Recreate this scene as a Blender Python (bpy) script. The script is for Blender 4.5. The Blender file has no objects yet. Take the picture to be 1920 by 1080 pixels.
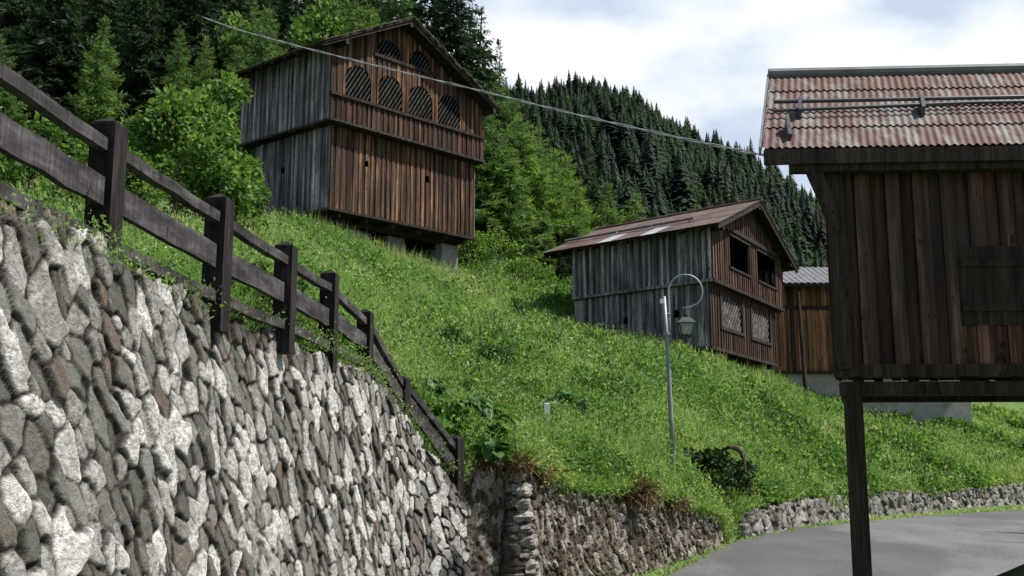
import bpy, math, random
import numpy as np
from mathutils import Vector

random.seed(7); RNG = np.random.default_rng(7)
SC = bpy.context.scene
COL = SC.collection
R = math.radians

# ------------------------------------------------------------------ camera, world, sun, exposure
F, HOR = 2000.0, 880.0                      # focal length in photo pixels, horizon row of the photo
PITCH = math.atan((HOR - 540) / F)
cam_d = bpy.data.cameras.new('camera'); cam = bpy.data.objects.new('camera', cam_d); COL.objects.link(cam)
cam_d.sensor_width = 36; cam_d.lens = 36 * F / 1920; cam_d.clip_start = .1; cam_d.clip_end = 6000
cam.location = (0, 0, 0); cam.rotation_euler = (math.pi / 2 + PITCH, 0, 0)
SC.camera = cam

SUN_AZ = Vector((.995, -.09)).normalized(); SUN_EL = R(56)
sd = bpy.data.lights.new('sun', 'SUN'); sun = bpy.data.objects.new('sun', sd); COL.objects.link(sun)
sd.energy = 5.0; sd.angle = R(2.0); sd.color = (1, .95, .87)
sv = Vector((SUN_AZ.x * math.cos(SUN_EL), SUN_AZ.y * math.cos(SUN_EL), math.sin(SUN_EL)))
sun.rotation_euler = sv.to_track_quat('Z', 'Y').to_euler(); sun.location = (40, -10, 60)

W = bpy.data.worlds.new('World'); SC.world = W; W.use_nodes = True
nt = W.node_tree; nt.nodes.clear()
def wn(t, **k):
    n = nt.nodes.new(t)
    for a, b in k.items(): setattr(n, a, b)
    return n
wout = wn('ShaderNodeOutputWorld'); wbg = wn('ShaderNodeBackground'); nt.links.new(wbg.outputs[0], wout.inputs[0])
sky = wn('ShaderNodeTexSky', sky_type='NISHITA', sun_disc=False, sun_elevation=SUN_EL,
         sun_rotation=math.atan2(SUN_AZ.x, SUN_AZ.y))
tc = wn('ShaderNodeTexCoord'); mp = wn('ShaderNodeMapping'); mp.inputs['Scale'].default_value = (1.0, 1.0, 1.9)
mp.inputs['Location'].default_value = (.35, .1, .25)
nt.links.new(tc.outputs['Generated'], mp.inputs[0])
nz = wn('ShaderNodeTexNoise'); nz.inputs['Scale'].default_value = 4.8; nz.inputs['Detail'].default_value = 7; nz.inputs['Roughness'].default_value = .48
nt.links.new(mp.outputs[0], nz.inputs['Vector'])
cr = wn('ShaderNodeValToRGB'); cr.color_ramp.elements[0].position = .40; cr.color_ramp.elements[1].position = .58
cr.color_ramp.elements[0].color = (6.5, 7.5, 9.3, 1); cr.color_ramp.elements[1].color = (11.8, 12.0, 12.1, 1)
nt.links.new(nz.outputs[0], cr.inputs[0])
# the bank of bright cloud stands over the valley ahead; the unseen sky overhead and behind is cleared to weaken fill light
sx = wn('ShaderNodeSeparateXYZ'); nt.links.new(tc.outputs['Generated'], sx.inputs[0])
cz = wn('ShaderNodeMapRange'); cz.inputs['From Min'].default_value = .52; cz.inputs['From Max'].default_value = .8; cz.inputs['To Min'].default_value = 1; cz.inputs['To Max'].default_value = 0
cy = wn('ShaderNodeMapRange'); cy.inputs['From Min'].default_value = -.1; cy.inputs['From Max'].default_value = .6; cy.inputs['To Min'].default_value = .3; cy.inputs['To Max'].default_value = .95
nt.links.new(sx.outputs[2], cz.inputs[0]); nt.links.new(sx.outputs[1], cy.inputs[0])
cm = wn('ShaderNodeMath', operation='MULTIPLY'); nt.links.new(cz.outputs[0], cm.inputs[0]); nt.links.new(cy.outputs[0], cm.inputs[1])
mx = wn('ShaderNodeMixRGB'); nt.links.new(cm.outputs[0], mx.inputs[0])
nt.links.new(sky.outputs[0], mx.inputs[1]); nt.links.new(cr.outputs[0], mx.inputs[2]); nt.links.new(mx.outputs[0], wbg.inputs[0])
wbg.inputs[1].default_value = .072
SC.view_settings.view_transform = 'Standard'; SC.view_settings.look = 'None'; SC.view_settings.exposure = .45; SC.view_settings.gamma = 1

# ------------------------------------------------------------------ pixel helpers (photo pixel + distance -> world point)
cP, sP = math.cos(PITCH), math.sin(PITCH)
def at(px, py, Y):
    u = (px - 960) / F; v = (540 - py) / F
    d = Vector((u, cP - v * sP, sP + v * cP)); return d * (Y / d.y)
def gx(px, Y): return at(px, HOR, Y).x
def vdir(px):
    d = at(px, HOR, 1.0); return Vector((d.x, d.y)).normalized()

# ------------------------------------------------------------------ materials
MATS = {}
class NT:
    def __init__(s, name):
        s.m = bpy.data.materials.new(name); s.m.use_nodes = True; s.t = s.m.node_tree; s.t.nodes.clear()
        s.out = s.n('ShaderNodeOutputMaterial'); MATS[name] = s.m
    def n(s, t, ins=None, **k):
        n = s.t.nodes.new(t)
        for a, b in k.items(): setattr(n, a, b)
        for a, b in (ins or {}).items():
            if isinstance(b, bpy.types.NodeSocket): s.t.links.new(b, n.inputs[a])
            else: n.inputs[a].default_value = b
        return n
    def coord(s, sx, sy, sz, rot=(0, 0, 0), which='Object'):
        c = s.n('ShaderNodeTexCoord')
        return s.n('ShaderNodeMapping', {'Vector': c.outputs[which], 'Scale': (sx, sy, sz), 'Rotation': rot}).outputs[0]
    def noise(s, vec, scale=1, detail=5, rough=.55):
        return s.n('ShaderNodeTexNoise', {'Vector': vec, 'Scale': scale, 'Detail': detail, 'Roughness': rough}).outputs[0]
    def ramp(s, fac, stops):
        r = s.n('ShaderNodeValToRGB', {'Fac': fac}); e = r.color_ramp.elements
        while len(e) < len(stops): e.new(.5)
        for q, (p, c) in zip(e, stops):
            q.position = p; q.color = (c, c, c, 1) if isinstance(c, (int, float)) else (*c, 1)
        return r.outputs[0]
    def mix(s, fac, a, b, mode='MIX'):
        n = s.n('ShaderNodeMixRGB', blend_type=mode)
        for i, v in enumerate((fac, a, b)):
            if isinstance(v, bpy.types.NodeSocket): s.t.links.new(v, n.inputs[i])
            elif isinstance(v, (int, float)): n.inputs[i].default_value = v if i == 0 else (v, v, v, 1)
            else: n.inputs[i].default_value = (*v, 1)
        return n.outputs[0]
    def attr(s, name): return s.n('ShaderNodeAttribute', attribute_name=name)
    def math(s, op, a, b=0.0):
        n = s.n('ShaderNodeMath', operation=op)
        for i, v in enumerate((a, b)):
            if isinstance(v, bpy.types.NodeSocket): s.t.links.new(v, n.inputs[i])
            else: n.inputs[i].default_value = v
        return n.outputs[0]
    def bump(s, h, strength=.5, dist=.02):
        return s.n('ShaderNodeBump', {'Height': h, 'Strength': strength, 'Distance': dist}).outputs[0]
    def pbr(s, col, rough=.8, normal=None, metal=0, spec=.3):
        b = s.n('ShaderNodeBsdfPrincipled')
        for k, v in (('Base Color', col), ('Roughness', rough), ('Metallic', metal), ('Normal', normal), ('Specular IOR Level', spec)):
            if v is None: continue
            if isinstance(v, bpy.types.NodeSocket): s.t.links.new(v, b.inputs[k])
            elif isinstance(v, (tuple, list)): b.inputs[k].default_value = (*v, 1)
            else: b.inputs[k].default_value = v
        s.t.links.new(b.outputs[0], s.out.inputs[0]); return s.m

def wood(name, dark, mid, light, patch=None, grain=(9, 9, .5), rough=.85):
    t = NT(name)
    g = t.noise(t.coord(*grain), 1, 6, .65)
    f = t.noise(t.coord(40, 40, 2.2), 1, 4, .6)
    col = t.ramp(g, [(.34, dark), (.5, mid), (.68, light)])
    col = t.mix(.55, col, t.ramp(f, [(.34, .22), (.52, .85), (.68, 1.4)]), 'MULTIPLY')
    kn = t.noise(t.coord(11, 11, 5.5), 1, 2, .5)
    col = t.mix(t.ramp(kn, [(.66, 0.0), (.7, .8)]), col, tuple(.35 * c for c in dark))
    if patch:
        pn = t.noise(t.coord(.55, .55, .45), 1, 4, .6)
        col = t.mix(t.ramp(pn, [(.42, 0.0), (.62, .85)]), col, t.mix(.6, patch, t.ramp(g, [(.3, .3), (.7, 1.3)]), 'MULTIPLY'))
    col = t.mix(1, col, t.attr('tint').outputs['Color'], 'MULTIPLY')
    h = t.math('ADD', f, t.math('MULTIPLY', g, .6))
    return t.pbr(col, rough, t.bump(h, .6, .012), spec=.2)
wood('old_brown_wood', (.012, .007, .005), (.074, .039, .023), (.31, .175, .1), patch=(.042, .029, .023), grain=(7, 7, .35))
wood('red_brown_wood', (.012, .007, .006), (.065, .032, .022), (.19, .105, .072), patch=(.04, .031, .028), grain=(7, 7, .35))
wood('grey_wood', (.028, .027, .031), (.21, .2, .222), (.5, .485, .52), patch=(.1, .096, .107), grain=(7, 7, .4))
wood('dark_wood', (.012, .009, .007), (.03, .022, .018), (.06, .045, .038))
wood('slat_wood', (.012, .011, .0105), (.036, .033, .031), (.085, .079, .074), grain=(9, 9, 3))
wood('pale_slat_wood', (.05, .047, .046), (.125, .117, .115), (.24, .226, .222), grain=(9, 9, 3))
wood('fresh_wood', (.09, .042, .022), (.26, .128, .068), (.42, .235, .135), patch=(.17, .085, .046))
wood('fence_wood', (.02, .017, .019), (.052, .046, .05), (.12, .108, .117), grain=(5, 2, 9))
wood('post_wood', (.009, .0065, .007), (.017, .0135, .014), (.045, .037, .038), grain=(14, 14, 2))

t = NT('rusty_roof')
n1 = t.noise(t.coord(1.2, 1.2, 1.2), 1, 6, .65); n2 = t.noise(t.coord(6, 6, 6), 1, 6, .7)
col = t.ramp(n1, [(.3, (.075, .042, .034)), (.5, (.118, .07, .057)), (.68, (.17, .125, .108))])
col = t.mix(.6, col, t.ramp(n2, [(.3, .6), (.75, 1.3)]), 'MULTIPLY')
col = t.mix(1, col, t.attr('tint').outputs['Color'], 'MULTIPLY')
t.pbr(col, .62, t.bump(n2, .3, .01))
t = NT('flaking_red_sheet')
n1 = t.noise(t.coord(5, 1.1, 1.1), 1, 7, .7); n2 = t.noise(t.coord(22, 4, 4), 1, 5, .7); n3 = t.noise(t.coord(1.3, .8, .8), 1, 3, .5)
fac = t.ramp(t.math('ADD', t.math('MULTIPLY', n1, .75), t.math('MULTIPLY', n3, .35)), [(.53, 0.0), (.62, 1.0)])
red = t.ramp(n2, [(.3, (.065, .031, .027)), (.7, (.13, .07, .06))])
gry = t.ramp(n2, [(.35, (.1, .088, .078)), (.7, (.25, .235, .215))])
t.pbr(t.mix(fac, red, gry), .7, t.bump(n2, .3, .01))
t = NT('grey_sheet'); n1 = t.noise(t.coord(3, 3, 3), 1, 6, .7)
t.pbr(t.ramp(n1, [(.3, (.1, .105, .11)), (.7, (.2, .205, .215))]), .6)
t = NT('skylight_sheet'); n1 = t.noise(t.coord(2, 2, 2), 1, 5, .7)
t.pbr(t.ramp(n1, [(.3, (.26, .275, .3)), (.7, (.46, .48, .52))]), .35)
t = NT('mossy_roof'); n1 = t.noise(t.coord(4, 4, 4), 1, 6, .7)
t.pbr(t.ramp(n1, [(.35, (.05, .045, .04)), (.52, (.12, .125, .095)), (.7, (.2, .23, .14))]), .95, t.bump(n1, .8, .04))
t = NT('concrete'); n1 = t.noise(t.coord(3, 3, 3), 1, 7, .7); n2 = t.noise(t.coord(.8, .8, .4), 1, 4, .6)
t.pbr(t.mix(.6, t.ramp(n1, [(.3, (.12, .12, .115)), (.7, (.27, .265, .255))]), t.ramp(n2, [(.3, .5), (.65, 1.2)]), 'MULTIPLY'), .9, t.bump(n1, .4, .02))
t = NT('plaster'); n1 = t.noise(t.coord(2, 2, 2), 1, 7, .7)
t.pbr(t.ramp(n1, [(.3, (.2, .195, .18)), (.7, (.38, .37, .345))]), .9, t.bump(n1, .3, .02))
t = NT('galvanised'); n1 = t.noise(t.coord(6, 6, 3), 1, 5, .7)
t.pbr(t.ramp(n1, [(.3, (.2, .22, .25)), (.7, (.32, .345, .38))]), .5, metal=.35)
t = NT('dark_iron'); n1 = t.noise(t.coord(9, 9, 9), 1, 5, .7)
t.pbr(t.ramp(n1, [(.3, (.04, .045, .054)), (.7, (.085, .095, .11))]), .45, metal=.3)
t = NT('white_plastic'); t.pbr((.75, .76, .78), .4)
t = NT('cable_sheath'); n1 = t.noise(t.coord(3, 3, 3), 1, 3, .5); t.pbr(t.ramp(n1, [(.3, (.24, .25, .265)), (.7, (.38, .39, .41))]), .5)
t = NT('lantern_glass')
b = t.n('ShaderNodeBsdfGlossy', {'Roughness': .05, 'Color': (.8, .85, .9, 1)}); tr = t.n('ShaderNodeBsdfTransparent', {'Color': (.82, .86, .88, 1)})
mxs = t.n('ShaderNodeMixShader', {0: .2, 1: tr.outputs[0], 2: b.outputs[0]}); dfs = t.n('ShaderNodeBsdfDiffuse', {'Color': (.6, .63, .66, 1)}); mx2 = t.n('ShaderNodeMixShader', {0: .3, 1: mxs.outputs[0], 2: dfs.outputs[0]}); t.t.links.new(mx2.outputs[0], t.out.inputs[0])

def stone_mat(name, cols, mortar, moss, moss_amt, contrast=1.0):
    t = NT(name)
    rnd = t.attr('stone').outputs['Fac']; gap = t.attr('gap').outputs['Fac']
    base = t.ramp(rnd, cols)
    n1 = t.noise(t.coord(14, 14, 14), 1, 7, .75); n2 = t.noise(t.coord(45, 45, 45), 1, 5, .7)
    n3 = t.noise(t.coord(5, 5, 5), 1, 6, .7)
    pits = t.noise(t.coord(21, 21, 30), 1, 6, .72)
    lightc = t.mix(.95, base, t.mix(t.ramp(n3, [(.4, .35), (.6, 1.0)]), (1, 1, 1), t.ramp(pits, [(.36, .22), (.48, .8), (.6, 1.35)])), 'MULTIPLY')
    lightc = t.mix(.7, lightc, t.ramp(n3, [(.32, .42), (.5, .9), (.68, 1.3)]), 'MULTIPLY')
    darkc = t.mix(.7, base, t.ramp(n1, [(.28, .45), (.72, 1.45)]), 'MULTIPLY')
    col = t.mix(t.ramp(rnd, [(.42, 0.0), (.5, 1.0)]), darkc, lightc)
    lich = t.ramp(t.math('ADD', t.math('MULTIPLY', n2, .5), t.math('MULTIPLY', n3, .6)), [(.6, 0.0), (.66, .7)])
    col = t.mix(t.math('MULTIPLY', lich, .5 * contrast), col, (.42, .41, .39))
    n4 = t.noise(t.coord(1.3, 1.3, 1.1), 1, 6, .65)
    col = t.mix(t.ramp(n4, [(.62 - moss_amt, 0.0), (.75 - moss_amt * .6, .85)]), col, t.mix(.7, moss, t.ramp(n2, [(.3, .3), (.7, 1.6)]), 'MULTIPLY'))
    col = t.mix(t.math('MULTIPLY', gap, .93), col, t.ramp(n1, [(.35, mortar), (.65, tuple(2.6 * c for c in mortar))]))
    h = t.math('ADD', n1, t.math('ADD', t.math('MULTIPLY', n2, .4), t.math('MULTIPLY', pits, .8)))
    return t.pbr(col, .92, t.bump(h, .9, .03), spec=.15)
stone_mat('wall_stone', [(0, (.085, .084, .076)), (.14, (.15, .148, .135)), (.26, (.14, .108, .088)), (.36, (.17, .172, .155)), (.44, (.24, .23, .215)), (.52, (.29, .28, .265)), (.68, (.42, .4, .385)), (.82, (.56, .54, .52)), (1, (.74, .72, .7))],
          (.007, .005, .004), (.05, .03, .02), -.04)
stone_mat('brown_stone', [(0, (.05, .043, .036)), (.35, (.1, .082, .064)), (.55, (.17, .143, .115)), (.72, (.29, .26, .23)), (1, (.47, .445, .41))],
          (.013, .0095, .0065), (.05, .036, .02), .05, .5)
stone_mat('grey_stone', [(0, (.09, .085, .08)), (.4, (.2, .19, .175)), (1, (.4, .385, .36))], (.03, .026, .02), (.07, .075, .03), .0)

t = NT('asphalt')
n1 = t.noise(t.coord(60, 60, 60), 1, 4, .7); n2 = t.noise(t.coord(.7, .35, .7), 1, 5, .6); n3 = t.noise(t.coord(6, 6, 6), 1, 5, .7)
col = t.ramp(n2, [(.35, (.10, .102, .106)), (.65, (.155, .157, .16))])
col = t.mix(.5, col, t.ramp(n1, [(.3, .6), (.7, 1.4)]), 'MULTIPLY'); col = t.mix(.35, col, t.ramp(n3, [(.3, .7), (.7, 1.25)]), 'MULTIPLY')
wv = t.n('ShaderNodeVectorMath', {0: t.coord(.45, .3, .4), 1: t.n('ShaderNodeTexNoise', {'Vector': t.coord(2, 2, 2), 'Detail': 4}).outputs[1]}, operation='ADD').outputs[0]
vo = t.n('ShaderNodeTexVoronoi', {'Vector': wv, 'Scale': 1.0}, feature='DISTANCE_TO_EDGE').outputs[0]
col = t.mix(t.ramp(vo, [(.0, .8), (.03, 0.0)]), col, (.03, .03, .03))
n5 = t.noise(t.coord(.22, .12, .2), 1, 2, .4)
col = t.mix(t.ramp(n5, [(.47, 0.0), (.5, .55)]), col, (.062, .063, .066))
t.pbr(col, .85, t.bump(n1, .4, .006))
t = NT('soil'); n1 = t.noise(t.coord(2.5, 2.5, 2.5), 1, 6, .7)
t.pbr(t.ramp(n1, [(.3, (.04, .07, .016)), (.55, (.09, .15, .035)), (.75, (.14, .18, .06))]), .95, t.bump(n1, .6, .08))
t = NT('forest_floor'); n1 = t.noise(t.coord(.05, .05, .05), 1, 6, .7)
t.pbr(t.ramp(n1, [(.3, (.008, .013, .006)), (.7, (.03, .045, .016))]), .95)

def leaf_mat(name, stops, patch=None, pscale=.25, trans=.35, rnd=True, rough=.6):
    """foliage: hue from the per-leaf tint, broken up by patches in the crown, some light passes through"""
    t = NT(name)
    f = t.attr('tint').outputs['Fac']
    c = t.ramp(f, stops)
    if patch:
        pn = t.noise(t.n('ShaderNodeVectorMath', {0: t.n('ShaderNodeNewGeometry').outputs['Position'], 1: (pscale, pscale, pscale)}, operation='MULTIPLY').outputs[0], 1, 4, .6)
        c = t.mix(t.ramp(pn, [(.4, 0.0), (.65, .8)]), c, t.mix(.5, patch, t.ramp(f, [(0, .6), (1, 1.4)]), 'MULTIPLY'))
    if rnd:
        oi = t.n('ShaderNodeObjectInfo').outputs['Random']
        c = t.mix(1, c, t.ramp(oi, [(0, (.72, .78, .8)), (.5, (1, 1, 1)), (1, (1.25, 1.18, .95))]), 'MULTIPLY')
    d = t.n('ShaderNodeBsdfPrincipled', {'Base Color': c, 'Roughness': rough, 'Specular IOR Level': .25})
    tl = t.n('ShaderNodeBsdfTranslucent', {'Color': t.mix(1, c, (1.2, 1.25, .7), 'MULTIPLY')})
    m = t.n('ShaderNodeMixShader', {0: trans, 1: d.outputs[0], 2: tl.outputs[0]})
    t.t.links.new(m.outputs[0], t.out.inputs[0]); return t.m
leaf_mat('grass_blades', [(0, (.045, .105, .026)), (.35, (.145, .265, .062)), (.7, (.275, .385, .125)), (.88, (.36, .43, .18)), (1, (.5, .48, .3))],
         patch=(.125, .265, .06), pscale=.3, trans=.45, rnd=False)
leaf_mat('spruce_needles', [(0, (.012, .026, .013)), (.6, (.028, .058, .024)), (1, (.052, .092, .036))], trans=.35)
leaf_mat('larch_needles', [(0, (.034, .08, .024)), (.5, (.10, .18, .05)), (1, (.215, .32, .1))], trans=.4)
leaf_mat('broad_leaves', [(0, (.035, .075, .018)), (.6, (.10, .19, .04)), (1, (.2, .31, .07))], trans=.42)
leaf_mat('shrub_leaves', [(0, (.01, .028, .006)), (.6, (.025, .062, .012)), (1, (.06, .125, .022))], trans=.2)
leaf_mat('weed_leaves', [(0, (.03, .085, .022)), (.6, (.065, .155, .04)), (1, (.12, .22, .075))], trans=.3)
leaf_mat('far_needles', [(0, (.010, .022, .018)), (.6, (.017, .036, .027)), (1, (.034, .06, .04))], patch=(.05, .092, .04), pscale=.016, trans=.5)
leaf_mat('dry_stems', [(0, (.09, .05, .026)), (.6, (.2, .13, .07)), (1, (.36, .28, .17))], trans=.1, rnd=False)
t = NT('petals'); t.t.links.new(t.n('ShaderNodeBsdfDiffuse', {'Color': t.ramp(t.attr('tint').outputs['Fac'], [(0, (.72, .72, .66)), (.78, (.75, .75, .62)), (.8, (.75, .62, .12)), (.9, (.7, .6, .1)), (.92, (.5, .2, .42)), (1, (.45, .22, .5))])}).outputs[0], t.out.inputs[0])
t = NT('bark'); n1 = t.noise(t.coord(8, 8, 1.5), 1, 6, .7)
t.pbr(t.ramp(n1, [(.3, (.02, .015, .012)), (.7, (.085, .068, .055))]), .95, t.bump(n1, .8, .03))
t = NT('dead_bark'); n1 = t.noise(t.coord(8, 8, 1.5), 1, 6, .7)
t.pbr(t.ramp(n1, [(.3, (.1, .1, .095)), (.7, (.24, .235, .22))]), .95)

# ------------------------------------------------------------------ object helpers
ORG = {}
def tag(o, label=None, cat=None, group=None, kind=None):
    if label: o['label'] = label
    if cat: o['category'] = cat
    if group: o['group'] = group
    if kind: o['kind'] = kind
    return o
def thing(name, label, cat, loc=(0, 0, 0), group=None):
    o = bpy.data.objects.new(name, None); COL.objects.link(o); o.location = loc; o.empty_display_size = .3
    ORG[o.name] = Vector(loc); return tag(o, label, cat, group)
class MB:
    """collects quads and tubes in world coordinates; build() links them as one mesh object"""
    def __init__(s): s.v = []; s.f = []; s.t = []
    def face(s, pts, tint=1.0):
        i = len(s.v); s.v += [tuple(p) for p in pts]; s.f.append(tuple(range(i, i + len(pts)))); s.t.append(tint)
    def hexa(s, p, tint=1.0):
        """p: 8 points, bottom ring 0-3 then top ring 4-7"""
        i = len(s.v); s.v += [tuple(q) for q in p]
        for q in ((3, 2, 1, 0), (4, 5, 6, 7), (0, 1, 5, 4), (1, 2, 6, 5), (2, 3, 7, 6), (3, 0, 4, 7)):
            s.f.append(tuple(i + k for k in q)); s.t.append(tint)
    def bar(s, a, b, side, up, w, h, tint=1.0, taper=1.0):
        """a box from a to b, w across along side, h along up"""
        a, b, side, up = Vector(a), Vector(b), Vector(side).normalized(), Vector(up).normalized()
        q = []
        for c, k in ((a, 1), (b, taper)):
            q += [c - side * w / 2 * k - up * h / 2 * k, c + side * w / 2 * k - up * h / 2 * k, c + side * w / 2 * k + up * h / 2 * k, c - side * w / 2 * k + up * h / 2 * k]
        s.hexa(q, tint)
    def beam(s, a, b, w, h, tint=1.0):
        d = (Vector(b) - Vector(a)).normalized(); side = d.cross(Vector((0, 0, 1)))
        if side.length < .1: side = Vector((1, 0, 0))
        side.normalize(); s.bar(a, b, side, side.cross(d), w, h, tint)
    def tube(s, pts, rad, n=8, tint=1.0):
        pts = [Vector(p) for p in pts]
        if not hasattr(rad, '__len__'): rad = [rad] * len(pts)
        i0 = len(s.v); ref = Vector((.3, .2, 1)).normalized()
        for k, p in enumerate(pts):
            d = (pts[min(k + 1, len(pts) - 1)] - pts[max(k - 1, 0)]).normalized()
            if abs(d.dot(ref)) > .97: ref = Vector((1, .2, .1)).normalized()
            x = d.cross(ref).normalized(); y = d.cross(x)
            for j in range(n):
                a = 2 * math.pi * j / n; s.v.append(tuple(p + (x * math.cos(a) + y * math.sin(a)) * rad[k]))
        for k in range(len(pts) - 1):
            for j in range(n):
                s.f.append((i0 + k * n + j, i0 + k * n + (j + 1) % n, i0 + (k + 1) * n + (j + 1) % n, i0 + (k + 1) * n + j)); s.t.append(tint)
        s.f.append(tuple(i0 + j for j in range(n))[::-1]); s.t.append(tint)
        s.f.append(tuple(i0 + (len(pts) - 1) * n + j for j in range(n))); s.t.append(tint)
    def lathe(s, c, prof, n=12, tint=1.0, sq=False):
        i0 = len(s.v); c = Vector(c)
        for r_, z in prof:
            for j in range(n):
                a = 2 * math.pi * (j + .5) / n; s.v.append((c.x + r_ * math.cos(a), c.y + r_ * math.sin(a), c.z + z))
        for k in range(len(prof) - 1):
            for j in range(n):
                s.f.append((i0 + k * n + j, i0 + k * n + (j + 1) % n, i0 + (k + 1) * n + (j + 1) % n, i0 + (k + 1) * n + j)); s.t.append(tint)
        s.f.append(tuple(i0 + j for j in range(n))[::-1]); s.t.append(tint)
        s.f.append(tuple(i0 + (len(prof) - 1) * n + j for j in range(n))); s.t.append(tint)
    def build(s, name, mat, parent=None, smooth=False, label=None):
        top = parent
        while top is not None and top.parent is not None: top = top.parent
        org = ORG[top.name] if top is not None else Vector((0, 0, 0))
        me = bpy.data.meshes.new(name)
        me.from_pydata([(x - org.x, y - org.y, z - org.z) for x, y, z in s.v], [], s.f)
        a = me.attributes.new('tint', 'FLOAT_COLOR', 'CORNER')
        lt = np.repeat(np.array([t if hasattr(t, '__len__') else (t, t, t) for t in s.t], dtype=np.float32), [len(f) for f in s.f], axis=0)
        a.data.foreach_set('color', np.concatenate([lt, np.ones((len(lt), 1), np.float32)], 1).ravel())
        if smooth: me.polygons.foreach_set('use_smooth', [True] * len(me.polygons))
        me.materials.append(MATS[mat]); me.update()
        o = bpy.data.objects.new(name, me); COL.objects.link(o)
        if parent is not None: o.parent = parent
        if label: o['label'] = label
        return o
def np_mesh(name, V, Q, mat, parent=None, attrs=None, smooth=False, face_tint=None):
    """mesh straight from numpy arrays: V (n,3), Q (m,3|4)"""
    me = bpy.data.meshes.new(name); k = Q.shape[1]
    me.vertices.add(len(V)); me.vertices.foreach_set('co', V.astype(np.float32).ravel())
    me.loops.add(Q.size); me.loops.foreach_set('vertex_index', Q.astype(np.int32).ravel())
    me.polygons.add(len(Q)); me.polygons.foreach_set('loop_start', np.arange(0, Q.size, k, dtype=np.int32))
    if smooth: me.polygons.foreach_set('use_smooth', np.ones(len(Q), dtype=bool))
    me.update(calc_edges=True); me.validate()
    for an, arr in (attrs or {}).items():
        a = me.attributes.new(an, 'FLOAT', 'POINT'); a.data.foreach_set('value', arr.astype(np.float32))
    if face_tint is not None:
        a = me.attributes.new('tint', 'FLOAT', 'FACE'); a.data.foreach_set('value', face_tint.astype(np.float32))
    me.materials.append(MATS[mat])
    o = bpy.data.objects.new(name, me); COL.objects.link(o)
    if parent is not None: o.parent = parent
    return o
def copy_tree(o, parent=None):
    c = o.copy(); COL.objects.link(c)
    if parent is not None: c.parent = parent
    for ch in list(o.children): copy_tree(ch, c)
    return c

# value noise in numpy, used for terrain and stones
_G = RNG.random((64, 64, 16))
def vnoise(x, y, s=0):
    xi = np.floor(x).astype(int); yi = np.floor(y).astype(int); fx = x - xi; fy = y - yi
    fx = fx * fx * (3 - 2 * fx); fy = fy * fy * (3 - 2 * fy); g = _G[:, :, s % 16]
    a = g[xi % 64, yi % 64]; b = g[(xi + 1) % 64, yi % 64]; c = g[xi % 64, (yi + 1) % 64]; d = g[(xi + 1) % 64, (yi + 1) % 64]
    return (a * (1 - fx) + b * fx) * (1 - fy) + (c * (1 - fx) + d * fx) * fy - .5

# ------------------------------------------------------------------ terrain
def road_z(y):
    y = np.asarray(y, float)
    return np.interp(y, [-30, 0, 12, 20, 22, 24.5, 30, 45, 90], [-3.2, -2.75, -2.4, -2.02, -1.86, -1.64, -1.56, -1.3, -.5])
big_top = [(gx(403, 8.7) - .6, 2.4, 1.42), (gx(403, 8.7) - .27, 6.0, 1.38)] + [tuple(at(*q)) for q in ((403, 580, 8.7), (520, 640, 10.3), (621, 674, 12.0), (690, 704, 13.7), (720, 734, 14.4), (747, 772, 15.0), (780, 818, 15.6), (830, 886, 16.2), (868, 938, 16.6))]
recess_top = [tuple(at(*q)) for q in ((876, 866, 17.2), (945, 864, 17.75))]
brown_top = [tuple(at(*q)) for q in ((962, 862, 17.5), (1000, 878, 18.1), (1040, 902, 18.75), (1100, 914, 19.7), (1170, 912, 20.8), (1250, 930, 22.2), (1310, 950, 23.5), (1340, 966, 24.3))]
low_top = [tuple(at(*q)) for q in ((1392, 962, 26.0), (1440, 954, 27.6), (1517, 936, 31), (1640, 925, 35), (1800, 915, 40), (2000, 905, 46), (2300, 900, 54))]
gap_pts = [tuple(at(*q)) for q in ((1356, 1008, 25.2), (1378, 1004, 25.7))]
bound = big_top + recess_top + brown_top + gap_pts + low_top
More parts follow.
